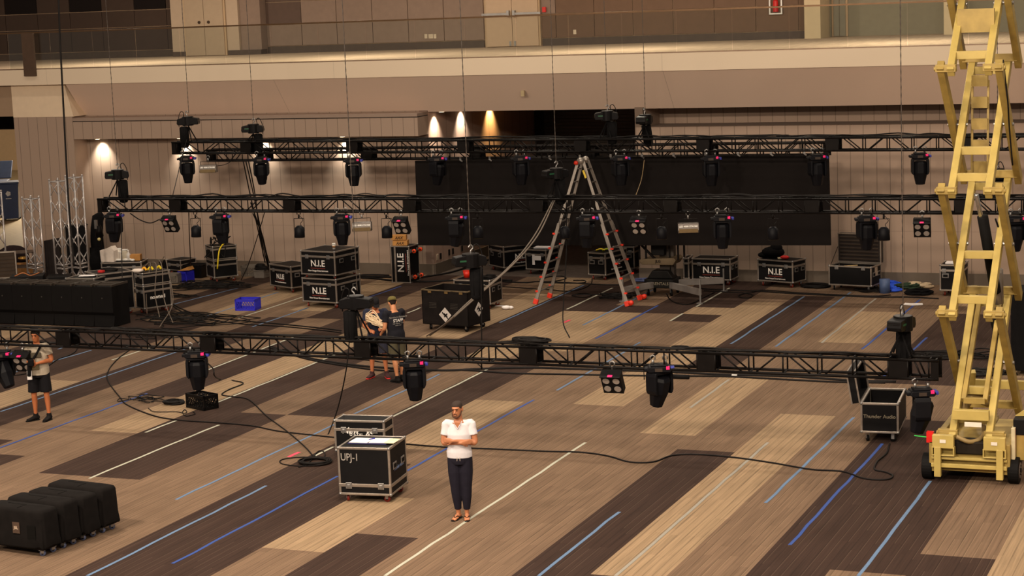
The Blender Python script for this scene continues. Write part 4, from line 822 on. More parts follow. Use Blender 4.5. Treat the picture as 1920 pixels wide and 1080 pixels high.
# near-right bottom corner of nearest cabinet and the far one
g0 = onZ(80, 1032, .12); g1 = onZ(228, 975, .12); v = (g1-g0); Lr = v.length; v.normalize(); pe = Vector((-v.y, v.x, 0)); zt = onY(85, 962, g0.y).z
print('JBL', g0, g1, Lr, zt)
for k in range(4):
    dd = Lr/4; o_ = g0+v*(dd*(k+.5)); dep = 1.08
    r = thing('covered_speaker', 'black padded speaker cover, '+['nearest of the row of four, with small logo', 'second from the camera', 'third from the camera', 'farthest of the row of four'][k]+', bottom left', 'speaker', (o_.x+pe.x*dep/2, o_.y+pe.y*dep/2, 0), math.atan2(v.y, v.x), 'covered speakers on casters')
    # local x along the row, y into the cabinet depth (to the left)
    h = zt-.12+random.uniform(-.01, .02); m = MB(); nx, ny, nz_ = 10, 14, 8; w = dd-.055; import itertools
    def cov(u_, v_, s_): 
        x = (u_-.5)*w; y = (v_-.5)*dep; z = .12+h*s_
        return x, y, z
    # rounded, slightly slumped box as stacked rings
    rings = []; prof = [(0, 0.012), (.04, .022), (.3, .006), (.7, .0), (.9, -.004), (.97, -.02), (1.0, -.055)]
    for s_, off in prof:
        ring = []; 
        for q in range(40):
            a = 2*math.pi*q/40; ca, sa = math.cos(a), math.sin(a); n_ = 9
            x = abs(ca)**(2/n_)*math.copysign(1, ca)*(w/2+off); y = abs(sa)**(2/n_)*math.copysign(1, sa)*(dep/2+off)
            wob = .012*math.sin(q*1.7+k)*(1-s_); ring.append((x+wob, y+wob, .12+h*s_+(.014*math.sin(q*.9+k*2) if s_ < .1 else 0)))
        rings.append(ring)
    n0 = 40; vs = [p for rg in rings for p in rg]; fs = [(i*n0+q, i*n0+(q+1)%n0, (i+1)*n0+(q+1)%n0, (i+1)*n0+q) for i in range(len(rings)-1) for q in range(n0)]
    fs += [tuple(range(n0-1, -1, -1)), tuple((len(rings)-1)*n0+q for q in range(n0))]; m.add(vs, fs); m.build('fabric_cover', CABC, r, True)
    MB().cb((.03, .1, .12+h+.003), (.012, .34, .006)).cb((-.06, -.06, .12+h+.003), (.16, .012, .006)).build('handle_flap', M('cover_seam', (16, 14, 13), .9), r)
    MB().box(-w/2+.03, w/2-.03, -dep/2+.05, dep/2-.05, .09, .13).build('dolly_board', BLK, r)
    for i, (sx, sy) in enumerate(((-1,-1),(1,-1),(1,1),(-1,1))): caster(r, sx*(w/2-.08), sy*(dep/2-.1), .095, .042, M('blue_grey_wheel', (86, 96, 128), .4), .3+i*.7)
    if k == 0:
        MB().cb((-w/2-.014, -.06, .12+h*.5), (.006, .13, .16)).build('logo_patch', M('logo_orange', (70, 52, 40), .7), r); text_part('JBL', .06, r, (-w/2-.019, -.06, .12+h*.5), (math.pi/2, 0, -math.pi/2), M('logo_white', (170, 150, 130), .7), bold=.002)
        MB().cb((-w/2-.014, -.34, .12+h*.42), (.006, .15, .2)).build('connector_window', M('dark_window', (8, 8, 8), .6), r)
# ------------------------------------------------------------------ row of line-array cabinets, left
XR, YF_, WU, HU, DU = -26.57, 39.0, .58, .98, .70
HM = M('handle_frame', (62, 54, 47), .5, .3); GR = M('cabinet_black', (15, 13, 13), .7, var=.15)
for k in range(7):
    r = thing('subwoofer_cabinet', 'tall black loudspeaker cabinet in the left row, '+['right end unit', 'second from the right end', 'third from the right end', 'fourth from the right end', 'fifth from the right end', 'sixth from the right end', 'seventh from the right end', 'eighth from the right end', 'last unit at the far left edge'][k], 'speaker', (XR-WU*(k+.5), YF_, 0), 0, 'row of black loudspeaker cabinets')
    m = MB(); m.prism([(0, .02), (.02, .0), (.06, .28), (0, .36), (0, HU), (DU, HU), (DU, 0)], 0, -WU/2+.002, WU/2-.002); m.build('enclosure', GR, r)
    for yy in (.1, .42):
        f_ = MB(); 
        for a_, b_ in (((-WU/2+.04, yy), (WU/2-.04, yy)), ((-WU/2+.04, yy+.2), (WU/2-.04, yy+.2)), ((-WU/2+.04, yy), (-WU/2+.04, yy+.2)), ((WU/2-.04, yy), (WU/2-.04, yy+.2))): f_.bar((a_[0], a_[1], HU+.035), (b_[0], b_[1], HU+.035), .03, .03)
        for x in (-WU/2+.04, WU/2-.04): f_.cb((x, yy, HU+.01), (.03, .03, .03)).cb((x, yy+.2, HU+.01), (.03, .03, .03))
        f_.build('rail_handle', HM, r)
    [MB().bar((q*(WU/2-.012), 0, HU+.03), (q*(WU/2-.012), DU, HU+.03), .022, .05).build('rigging_rail', HM, r) for q in (-1, 1)]
    MB().cb((0, -.003, HU*.72), (.03, .006, .03)).build('badge', M('badge_grey', (54, 50, 46), .5), r)
# side plate marks on the end unit are part of its enclosure
# ------------------------------------------------------------------ milk crates and tubs
def crate(name, label, mat, at, rz, w=.38, d=.33, h=.28, z=0, cat='crate', grp=None):
    r = thing(name, label, cat, (at[0], at[1], z), rz, grp); t = .012
    def side(nm, L, tr):
        m = MB(); m.box(-L/2, L/2, 0, t, 0, .05).box(-L/2, L/2, 0, t, h-.06, h).box(-L/2, -L/2+.03, 0, t, 0, h).box(L/2-.03, L/2, 0, t, 0, h)
        nb = 7
        for k in range(-2, nb+2):
            for sgn in (-1, 1):
                x0 = -L/2+.03+(L-.06)*k/nb; x1 = x0+sgn*.12
                a, b = (x0, .05), (x1, h-.06)
                # clip to frame
                lo, hi = -L/2+.03, L/2-.03
                if (a[0] < lo and b[0] < lo) or (a[0] > hi and b[0] > hi): continue
                def clip(p, q):
                    if lo <= p[0] <= hi: return p
                    e_ = lo if p[0] < lo else hi; s_ = (e_-p[0])/(q[0]-p[0]); return (e_, p[1]+(q[1]-p[1])*s_)
                a2, b2 = clip(a, b), clip(b, a); m.bar((a2[0], t/2, a2[1]), (b2[0], t/2, b2[1]), .012, t*.8)
        o = m.build(nm, mat, r); o.matrix_local = tr; return o
    side('crate_side', w, Matrix.Translation((0, -d/2, 0))); side('crate_side', w, Matrix.Translation((0, d/2-t, 0)))
    side('crate_side', d-2*t, Matrix.Translation((-w/2+t, 0, 0)) @ Matrix.Rotation(math.pi/2, 4, 'Z')); side('crate_side', d-2*t, Matrix.Translation((w/2, 0, 0)) @ Matrix.Rotation(math.pi/2, 4, 'Z'))
    MB().box(-w/2+t, w/2-t, -d/2+t, d/2-t, 0, .015).build('crate_base', mat, r); return r
BL = M('blue_crate_plastic', (38, 38, 190), .45); GY = M('grey_crate_plastic', (112, 104, 94), .5); BKC = M('black_crate_plastic', (13, 11, 11), .5)
at, rz, W_, D_, H_ = fit((349,763), (383,770), (410,764), (383,743), .01); print('mc', W_, D_, H_)
k0 = crate('milk_crate', 'black lattice milk crate full of cable near the left moving head', BKC, at, rz, W_, D_, H_, .002)
m = MB(); [m.tube(smooth_pts([Vector((at[0], at[1], .2))+Vector((random.uniform(-.13,.13), random.uniform(-.1,.1), random.uniform(-.1,.09))) for _ in range(7)], 4), .007, 5) for _ in range(8)]
small(m, 'cable_tangle', CABLE, 'thin black cables heaped inside the black milk crate', 'cables', True)
at, rz, W_, D_, H_ = fit((441,582), (479,582), (485,577), (479,561), .01); print('bc', W_, D_, H_); crate('milk_crate', 'bright blue milk crate alone on the carpet', BL, at, rz, W_, max(D_, .3), H_, .002)
at, rz, W_, D_, H_ = fit((331,529), (347,530), (357,525), (347,510), .01); print('bc2', W_, D_, H_); crate('milk_crate', 'blue milk crate with a cardboard sheet on it, by the cable pile', BL, at, rz, .33, .33, .3, .002); AB = at
small(MB().prism([(-.16, 0), (.2, .03), (.15, .12), (-.1, .03)], 1, -.14, .14), 'cardboard_sheet', KRAFT, 'folded tan cardboard on the blue crate by the cable pile', 'cardboard').location = (AB[0], AB[1], .31)
at, _, _, _, _ = fit((308,533), (330,533), (336,528), (330,510), .01); crate('milk_crate', 'grey milk crate left of the far blue one', GY, at, .2, .36, .33, .28, .002)
at, _, _, _, _ = fit((447,518), (478,519), (484,514), (478,500), .01); crate('milk_crate', 'grey milk crate at the wall, right of the double rack', GY, at, .1, .46, .36, .3, .002)
def tub(label, at, rz, w, d, h, mat, name='plastic_tub'):
    m = MB(); rg = [(1.0, 0), (1.08, h), (1.14, h), (1.14, h+.02), (1.05, h+.02), (.97, .02)]; vs = []
    for s_, z in rg:
        for x, y in ((-1,-1),(1,-1),(1,1),(-1,1)): vs.append((x*w/2*s_, y*d/2*s_, z))
    fs = [(i*4+k, i*4+(k+1)%4, (i+1)*4+(k+1)%4, (i+1)*4+k) for i in range(len(rg)-1) for k in range(4)]+[(3,2,1,0), (20,21,22,23)]
    m.add(vs, fs); r = thing(name, label, 'tub', (at[0], at[1], .002), rz); m.build('bin', mat, r, bevel=.006)
    for x in (-1, 1): MB().cb((x*w*.585, 0, h-.01), (.02, .12, .04)).build('handle', mat, r)
    return r
P = onZ(368, 520); tub('large black plastic tub between far blue crate and double rack', P, .1, .52, .4, .36, BKC)
P = onZ(322, 508); tub('low black tub beside the wall-side case at left', P, .1, .5, .4, .28, BKC)
P = onZ(491, 520); tub('grey plastic bin under black cable heap left of the N.I.E case', P, .0, .3, .3, .2, M('grey_bin', (120, 112, 104), .5))
m = MB(); [coil_mb(m, (P.x+random.uniform(-.05,.05), P.y, .22+.02*k), .2-.015*k, .013, 3, .0, .8, k) for k in range(7)]; small(m, 'cable_tangle', CABLE, 'black cable heap on top of the grey bin', 'cables', True)
# ================================================================== LADDER
AL2 = M('ladder_aluminium', (150, 142, 134), .42, .6, .1, 10); ORP = M('orange_plastic', (225, 52, 28), .45)
lt = thing('step_ladder', 'tall silver telescoping ladder opened as an A, red rubber feet, before the video wall', 'ladder', (-16.42, 44.32, 0))
ap = 3.52
def rail(sx, sy, a0, a1, off): 
    """point on a leg: a = 0 at floor, 1 at apex"""
    def P(a): return Vector((sx*1.2*(1-a)+sx*.05*a+off*sx*.0, sy*((.48)*(1-a)+.2*a), ap*a))
    return P(a0), P(a1)
for sx in (-1, 1):
    for sy in (-1, 1):
        a, b = rail(sx, sy, .015, .56, 0); MB().bar(a, b, .035, .085, up=(sx, 0, .3)).build('lower_rail', AL2, lt, bevel=.005)
        a, b = rail(sx, sy, .5, .985, 0); k = Vector((0, -sy*.04, 0)); MB().bar(a+k, b+k, .03, .07, up=(sx, 0, .3)).build('upper_rail', AL2, lt, bevel=.005)
        a, b = rail(sx, sy, 0, .035, 0); f_ = MB().bar(a, b, .06, .12, up=(sx, 0, .3)); f_.build('rubber_foot', ORP, lt, bevel=.01)
        if sx > 0: MB().cyl((1.29, sy*.46, .09), (1.29, sy*.54, .09), .06, 14).build('tip_wheel', ORP, lt, True)
    for i in range(5):
        a = .09+i*.1; p, q = rail(sx, -1, a, 1, 0)[0], rail(sx, 1, a, 1, 0)[0]; MB().bar(p, q, .05, .025).build('rung', AL2, lt)
        for e_ in (p, q): MB().cb(e_+Vector((sx*.05, 0, 0)), (.07, .05, .04)).build('lock_tab', ORP, lt)
    for i in range(5):
        a = .57+i*.09; p, q = rail(sx, -1, a, 1, 0)[0], rail(sx, 1, a, 1, 0)[0]; MB().bar(p*1+Vector((0,.04,0)), q-Vector((0,.04,0)), .05, .025).build('rung', AL2, lt)
for sy in (-1, 1): MB().cyl((0, sy*.21, ap-.04), (0, sy*.15, ap-.04), .085, 20).build('hinge', AL2, lt, True)
MB().cyl((-.1, -.24, ap-.08), (-.1, -.2, ap-.08), .05, 14).build('hinge_knob', ORP, lt, True)
MB().cb((.12, -.255, ap-.35), (.05, .004, .2), R=Matrix.Rotation(-.33, 3, 'Y')).build('warning_sticker', M('sticker_yellow', (220, 190, 60), .6), lt)
# ================================================================== YELLOW SCISSOR LIFT
YL = M('lift_yellow', (180, 158, 88), .45, 0, .14, 3); YD = M('lift_yellow_worn', (158, 134, 70), .5, 0, .2, 5)
sl = thing('scissor_lift', 'yellow scissor lift raised beyond the top of the picture at right', 'lift', (-4.72, 29.2, 0))
LV = [.72, 2.56, 4.41, 6.22, 8.05]; YN, YFR = 0.0, 2.0
XI, XO = .27, .42
for i in range(4):
    z0, z1 = LV[i], LV[i+1]
    for s_ in (-1, 1):
        MB().bar((s_*XI, YN-.05, z0-.06), (s_*XI, YFR+.05, z1+.06), .105, .16).build('scissor_arm', YL, sl, bevel=.008)
        MB().bar((s_*XO, YN-.05, z1+.06), (s_*XO, YFR+.05, z0-.06), .105, .16).build('scissor_arm', YD, sl, bevel=.008)
        MB().cyl((s_*(XI-.075), 1.0, (z0+z1)/2), (s_*(XO+.075), 1.0, (z0+z1)/2), .028, 10).build('pivot_pin', STEEL, sl)
    for t_ in (.1, .42 if i % 2 else .3, .93):
        y = YN+t_*(YFR-YN); z = z0+t_*(z1-z0); MB().bar((-XI, y, z), (XI, y, z), .10, .12).build('cross_member', YL, sl, bevel=.006)
    y = 1.9; MB().bar((-XO, y, z0+.06), (XO, y, z0+.06), .10, .12).build('cross_member', YD, sl, bevel=.006)
    if i == 3: MB().box(-XI, XI, .55, .62, z0+.5, z0+.85).build('gusset_plate', YD, sl)
    if i == 0:
        m = MB()
        for s_ in (-1, 1): m.bar((s_*.16, .3, z0+.45), (s_*.16, 1.85, z1-.1), .07, .09)
        m.bar((-.16, .3, z0+.45), (.16, .3, z0+.45), .08, .09).bar((-.16, 1.85, z1-.1), (.16, 1.85, z1-.1), .08, .09); m.build('cylinder_frame', YD, sl, bevel=.005)
for i in range(5):
    for s_ in (-1, 1):
        MB().box(s_*(XI+XO)/2-.15, s_*(XI+XO)/2+.15, -.07, .05, LV[i]-.05, LV[i]+.06).box(s_*(XI+XO)/2-.13, s_*(XI+XO)/2+.13, -.075, -.06, LV[i]-.03, LV[i]+.03).cyl((s_*(XI-.08), -.02, LV[i]), (s_*(XO+.1), -.02, LV[i]), .035, 12).build('hinge_block', YD, sl, bevel=.006)
hc = MB(); hc.tube([(0, .55, LV[2]-.12), (.02, 1.25, LV[1]+1.02)], .035, 12); hc.build('piston_rod', M('chrome_rod', (190, 188, 186), .2, .9), sl, True)
MB().tube([(.03, .95, LV[1]+1.35), (.14, 1.5, LV[1]+.1)], .085, 14).build('hydraulic_cylinder', BLACKR, sl, True)
MB().tube([(.15, 1.55, LV[1]+.45), (.15, 1.6, LV[1]-.1)], .1, 14).build('cylinder_sleeve', M('clear_grey_sleeve', (120, 110, 100), .3, .4), sl, True)
MB().tube([(.1, 1.5, LV[1]-.2), (.16, 1.7, LV[1]-.65)], .08, 14).build('hydraulic_cylinder', BLACKR, sl, True)
MB().tube(smooth_pts([(.2, 1.1, LV[1]+1.3), (.27, 1.2, LV[1]+1.0), (.24, 1.3, LV[1]+.8), (.2, 1.4, LV[1]+.95)]), .014, 6).build('hydraulic_hose', CABLE, sl, True)
MB().tube(smooth_pts([(-.3, .9, LV[4]+.2), (-.1, .6, LV[3]+1.75), (.12, .5, LV[3]+1.35), (.2, .5, LV[3]+1.25)]), .03, 8).build('hydraulic_hose', BLACKR, sl, True)
m = MB(); 
for s_ in (-1, 1): m.bar((s_*.12-.05, 1.2, LV[2]+.1), (s_*.12-.05, 1.3, LV[3]-.25), .03, .05)
for k in range(5): m.box(-.17, .07, 1.2, 1.3, LV[2]+.15+k*.33, LV[2]+.32+k*.33)
m.build('mid_bracket', YD, sl); MB().tube(smooth_pts([(.45, .2, LV[3]+.1), (.5, .3, LV[3]-.5), (.48, .6, LV[2]+.9), (.5, .8, LV[2]+.3)]), .012, 6).build('control_cable', CABLE, sl, True)
# chassis
ch_ = MB(); ch_.box(-.56, .56, -.12, 2.5, .16, .34).box(-.5, .5, -.05, 2.45, .34, .42); ch_.box(-.6, -.5, -.2, 2.4, .16, .62).box(.5, .6, -.2, 2.4, .16, .62); ch_.build('chassis', YD, sl, bevel=.01)
m = MB(); m.box(-.56, .56, -.26, -.2, .24, .30).box(-.56, .56, -.24, -.16, .36, .40)
for s_ in (-1, 1):
    m.box(s_*.46-.05, s_*.46+.05, -.3, -.2, .1, .56); m.box(s_*.38-.16, s_*.38+.16, -.28, -.18, .42, .44).box(s_*.38-.16, s_*.38+.16, -.28, -.18, .54, .74).box(s_*.38-.16, s_*.38+.16, -.12, -.08, .42, .54); m.box(s_*.38-.17, s_*.38-.15, -.28, -.18, .42, .56).box(s_*.38+.15, s_*.38+.17, -.28, -.18, .42, .56)
m.build('front_frame', YL, sl, bevel=.006)
MB().box(-.3, .3, -.1, .2, .42, .62).build('pump_housing', M('dark_machinery', (40, 34, 28), .6, .3), sl, bevel=.02)
m = MB(); m.tube(smooth_pts([(-.2, -.15, .7), (0, -.1, .62), (.15, .1, .66), (.1, .4, .8), (-.15, .5, .9)]), .035, 8).tube(smooth_pts([(-.25, .5, .95), (-.1, .7, 1.15), (.15, .8, 1.05)]), .09, 10).tube(smooth_pts([(.2, .3, .7), (.3, .5, .85), (.25, .9, .8)]), .03, 8); m.build('hose_cluster', M('tan_machinery', (150, 128, 84), .6, .2), sl, True)
MB().box(-.05, .2, -.31, -.3, .84+.06, .84+.13).build('warning_label', M('lift_label', (225, 215, 200), .6), sl)
m = MB(); m.bar((-XI, -.02, 1.02), (XI, -.02, 1.02), .12, .15); m.build('cross_member', YL, sl, bevel=.006)
for s_ in (-1, 1): MB().cb((s_*.38, -.286, .65), (.09, .004, .05)).build('maker_label', M('lift_label', (225, 215, 200), .6), sl)
for s_ in (-1, 1):
    for y in (-.02, 2.2):
        w_ = MB(); w_.cyl((s_*.56, y, .2), (s_*.72, y, .2), .2, 26); wo = w_.build('wheel', BLACKR, sl, bevel=.012)
        MB().cyl((s_*.715, y, .2), (s_*.728, y, .2), .12, 20).build('rim', M('rim_grey', (120, 108, 100), .5, .4), wo)
        hb = MB(); hb.cyl((s_*.726, y, .2), (s_*.745, y, .2), .035, 10)
        for k in range(5): a = k*1.2566; hb.cyl((s_*.726, y+.07*math.cos(a), .2+.07*math.sin(a)), (s_*.738, y+.07*math.cos(a), .2+.07*math.sin(a)), .012, 6)
        hb.build('hub', BLACKP, wo)
MB().box(.60, .66, -.1, .9, .28, .86).build('side_panel', M('pale_panel', (196, 184, 150), .5), sl, bevel=.01)
MB().box(.62, .98, -.02, .35, .74, .98).build('control_box', BLK, sl, bevel=.012)
MB().cyl((.88, -.03, .88), (.88, -.06, .88), .035, 14).build('emergency_stop', M('stop_red', (210, 30, 24), .4), sl)
MB().box(.66, .95, .0, .5, .35, .74).build('battery_tray', YD, sl, bevel=.01)
m = MB(); m.prism([(.62, .98), (1.5, 1.62), (1.6, 1.5), (1.6, 1.2), (.98, 1.0)], 1, .2, .28); m.build('tray_arm', YL, sl)
MB().cyl((1.08, -.12, .72), (1.08, .3, .72), .26, 24).build('red_tank', M('tank_red', (205, 30, 30), .35), sl, True)
MB().box(-.64, -.54, -.2, -.1, .60, .76).build('tail_light', M('stop_red', (210, 30, 24), .4), sl)
MB().bar((-.6, -.19, .68), (-.82, -.21, .70), .012).build('flag_stick', M('green_tape', (60, 200, 90), .5), sl)
MB().bar((-.42, 2.3, 1.02), (.62, 2.3, 1.02), .1, .14).bar((-.4, 2.25, .5), (-.28, 1.9, 1.3), .09, .1).build('rear_beam', YL, sl, bevel=.006)
# raised platform just above the picture
m = MB(); m.box(-.6, .6, -.25, 2.45, LV[4]+.15, LV[4]+.27); m.build('platform_deck', YD, sl)
m = MB()
for x in (-.57, .57):
    for y in (-.2, 1.1, 2.4): m.bar((x, y, LV[4]+.27), (x, y, LV[4]+1.35), .04)
    for z in (.8, 1.35): m.bar((x, -.2, LV[4]+z), (x, 2.4, LV[4]+z), .04)
for y in (-.2, 2.4):
    for z in (.8, 1.35): m.bar((-.57, y, LV[4]+z), (.57, y, LV[4]+z), .04)
m.build('guard_rail', YL, sl)
# dark road trunk behind the lift at the picture edge
P = onZ(1905, 705, 0); tag(MB().box(P.x-.1, P.x+1.4, P.y, P.y+.9, .1, 1.62).build('curtained_rack', BLACKF, bevel=.02), 'tall black curtained rack at the right picture edge behind the lift', 'rack')
# ================================================================== LIFTING TOWER behind the screen
TWR = thing('personnel_lift', 'dark wheeled mast lift with silver outriggers under the video wall', 'lift', (-14.95, 45.75, 0))
MB().box(-.38, .38, -.32, .32, .2, .42).prism([(-.34, .42), (.34, .42), (.2, .62), (-.2, .62)], 1, -.2, .2).build('base', M('lift_base_black', (26, 25, 24), .5), TWR, bevel=.02)
text_part('RENTALS', .1, TWR, (.05, -.324, .31), FRONT, M('faded_print', (90, 80, 68), .7))
for x, y in ((-.3, -.26), (.3, -.26), (-.3, .26), (.3, .26)): caster(TWR, x, y, .2, .085, BLACKR, .6)
m = MB(); m.prism([(-.42, .78), (.38, .78), (.46, .9), (.4, .96), (-.42, .92), (-.5, .86)], 1, -.32, .3); m.build('platform_tray', M('tray_bronze', (112, 96, 72), .5, .2), TWR, bevel=.008)
text_part('JLG', .09, TWR, (0, -.325, .87), FRONT, BLK, bold=.003)
m = MB()
for x in (-.5, -.33, .28, .5): m.bar((x, -.25, .9), (x, -.25, 2.1), .04)
for x in (-.5, .5): m.bar((x, .25, .9), (x, .25, 2.1), .04)
for z in (1.35, 2.05): m.bar((-.5, -.25, z), (.5, -.25, z), .035).bar((-.5, .25, z), (.5, .25, z), .035).bar((-.5, -.25, z), (-.5, .25, z), .035).bar((.5, -.25, z), (.5, .25, z), .035)
m.bar((-.48, -.25, 1.3), (-.1, -.25, .92), .05); m.build('platform_rail', BLACKP, TWR)
m = MB(); m.box(-.07, .19, .02, .2, .42, 2.6).box(.22, .3, .02, .2, .42, 2.4); m.build('mast', M('mast_grey', (74, 66, 60), .5, .4), TWR)
MB().box(-.22, .12, -.2, .0, 1.0, 1.4).build('control_box', BLK, TWR, bevel=.02)
SIL = M('outrigger_silver', (150, 144, 140), .4, .5)
for tx, ty in ((onZ(1168, 542, .3)), onZ(1313, 545, .3), onZ(1357, 521, .3)) and [(onZ(1168, 544, .28).x, onZ(1168, 544, .28).y), (onZ(1313, 548, .28).x, onZ(1313, 548, .28).y), (onZ(1357, 526, .28).x, onZ(1357, 526, .28).y)]:
    a = Vector((0, 0, .28)); b = Vector((tx+14.95, ty-45.75, .28)); d = (b-a).normalized()
    o = MB().bar(a+d*.36, b, .09, .15).build('outrigger', SIL, TWR, bevel=.006); MB().bar(b+Vector((0, 0, .3)), b-Vector((0, 0, .26)), .035).cb(b-Vector((0, 0, .265)), (.16, .16, .02)).build('jack_foot', STEEL, o)
# ================================================================== ALUMINIUM TOWER TRUSSES, left
TRU = M('tower_aluminium', (176, 170, 168), .3, .7, .1, 12)
def tower(X, Y, Hh, label, w=.30):
    r = thing('tower_truss', label, 'truss', (X, Y, 0), math.radians(45+35), 'upright aluminium tower trusses')
    co = [(-w/2, -w/2), (w/2, -w/2), (w/2, w/2), (-w/2, w/2)]
    for x, y in co: MB().tube([(x, y, 0), (x, y, Hh)], .024, 8).sphere((x, y, Hh+.02), .03, 8).build('main_tube', TRU, r, True)
    n = int(Hh/.42)
    for k in range(4):
        (x0, y0), (x1, y1) = co[k], co[(k+1) % 4]; m = MB()
        for i in range(n):
            za, zb = Hh*i/n, Hh*(i+1)/n
            m.tube([(x0, y0, za+.05), (x1, y1, zb-.05)], .009, 5).tube([(x1, y1, za+.05), (x0, y0, zb-.05)], .009, 5)
        for z in (.03, .95, 1.05, Hh-.03): m.tube([(x0, y0, z), (x1, y1, z)], .016, 6)
        m.build('lattice', TRU, r, True)
for px, py, Y, lab in ((57, 371, 42, 'shortest of the aluminium tower trusses, left of the other two'), (108, 338, 42, 'tall aluminium tower truss left of its neighbour, before the column'), (138, 331, 42.2, 'tallest aluminium tower truss, rightmost of the three'), (-14, 360, 42, 'aluminium tower truss cut by the left picture edge')):
    P = onY(px, py, Y); tower(P.x, Y, P.z, lab)
# ================================================================== LEFT BACKSTAGE PILE
def fitT(A, B, C, zt, h, d=None):
    a, b, c = onZ(*A, zt), onZ(*B, zt), onZ(*C, zt); v = (b-a); v.z = 0; W_ = v.length; v /= W_; pe = Vector((-v.y, v.x, 0)); D_ = d or (c-b).dot(pe); o = (a+b)/2+pe*D_/2
    return (o.x, o.y), math.atan2(v.y, v.x), W_, D_, h
G2 = 'plain road cases'
fn = fitT((189,493), (265,491), (275,485), .85, .72); cl = case('long road case strewn with bottles, cloth and cardboard near the left wall', *fn, handles=(), group=G2)
fb = fitT((122,520), (176,521), (205,507), 1.05, .9, d=.6); case('road case with pale paper on its flat top, behind the cabinet row', *fb, handles=(), casters=True, group=G2, latches=0)
fd = fitT((181,515), (249,507), (262,499), 1.08, .95, d=.8); rk = case('wide rack case with dark open side behind right end of the cabinet row', *fd, handles=(), group=G2, latches=0)
fe = fit((256,577), (271,580), (306,569), (271,537), .13); case('road case with white nowned lettering beside the cabinet row', *fe, handles=(), text='nowned', text_face='right', tsize=.13, group=G2)
at_, rz_, W_, D_, H_ = fe; case('shallow road case full of adapters on top of the lettered left case', at_, rz_, W_, D_, .3, z0=.13+H_+.0, ch=.02, casters=False, handles=(), split=.08, group=G2); ZE = .13+H_+.32
fr_ = fit((388,517), (402,522), (443,516), (402,489), .13, d=None); case('lower road case of the double rack near the wall, small white label', *fr_, handles=(), group=G2); at_, rz_, W_, D_, H_ = fr_
MB_ = case('upper small case of the double rack, yellow and black connectors on it', (at_[0], at_[1]), rz_, W_*.95, min(D_, .8), .36, z0=.13+H_+.0, ch=.02, casters=False, handles=(), split=.08, group=G2); ZR = .13+H_+.38; AR = at_
fg = fitT((312,487), (338,489), (356,484), .42, .30, d=.6); case('low road case against the left wall behind the black tubs', *fg, handles=(), group=G2)
P = onZ(0, 524, .5); r = thing('road_case', 'open case at far left edge with ribbed lid standing up', 'case', (onY(6, 515, 41.6).x, 41.6, 0), .55, 'plain road cases')
MB().box(-.6, .35, -.3, .3, .1, .62).build('body', BLK, r); e = MB(); e.T = Matrix.Translation((-.125, 0, 0)); edges(e, .95, .6, .1, .62, .03); e.build('aluminium_edging', ALU, r)
MB().box(-.6, .3, .28, .36, .68, 1.36).build('lid', M('lid_foam_brown', (60, 46, 34), .9), r); e = MB(); 
for z in (.68, 1.36): e.cb((-.15, .3, z), (.95, .1, .03))
for x in (-.62, .32): e.cb((x, .3, 1.02), (.03, .1, .7))
e.build('lid_edging', ALU, r); m = MB(); [m.cb((-.15, .275, .78+.1*k), (.85, .02, .04)) for k in range(6)]; m.build('foam_rib', M('foam_rib', (58, 46, 36), .9), r)
P = onY(52, 517, 41.3); r = thing('tool_trunk', 'black trunk with front latch right of the far-left open case', 'trunk', (P.x, 41.3, 0), .5); MB().box(-.42, .42, -.3, .3, 0, .86).build('trunk_body', BLK, r, bevel=.01); MB().cb((.25, -.31, .72), (.09, .02, .12)).build('latch', STEEL, r); MB().tube(smooth_pts([(-.3, -.2, .87), (-.1, -.1, .93), (.1, -.2, .87), (.3, 0, .9)]), .014, 6).build('coiled_lead', M('copper_lead', (170, 100, 50), .5), r, True)
P = onY(88, 515, 41.6); r = thing('equipment_crate', 'ribbed black plastic crate beside the latched trunk', 'crate', (P.x+.38, 41.6, 0), .5); m = MB().box(-.3, .3, -.3, .3, 0, .82); m.build('crate_body', BKC, r, bevel=.01); m = MB(); [m.box(-.28+.0, .28, -.32, -.3, .1+.1*k, .14+.1*k) for k in range(7)]; m.build('rib', BKC, r)
P = onY(86, 490, 42.3); P.z += 0; r = tag(MB().prism([(-.26, -P.z+.01), (.3, -P.z+.01), (.22, .58), (-.24, .5)], 1, 0, .08).build('leaning_panel', M('dark_panel', (40, 34, 32), .8)), 'dark square panel tilted up among the gear beside the short tower', 'panel'); r.location = (P.x, 42.6, P.z)
P = onY(36, 480, 43.5); r = thing('shelf_rack', 'low dark shelf with a lit brass object at far left', 'shelf', (P.x, 43.6, 0), .5)
m = MB(); [m.box(-.35, .35, -.25, .25, z, z+.03) for z in (.3, .7, 1.1)]; [m.box(x-.02, x+.02, y-.02, y+.02, 0, 1.13) for x in (-.33, .33) for y in (-.23, .23)]; m.build('shelf_frame', M('shelf_brown', (74, 58, 46), .6), r); MB().sphere((.05, -.1, .96), (.14, .1, .05), 12).build('brass_dish', M('brass', (210, 160, 80), .3, .6), r, True)
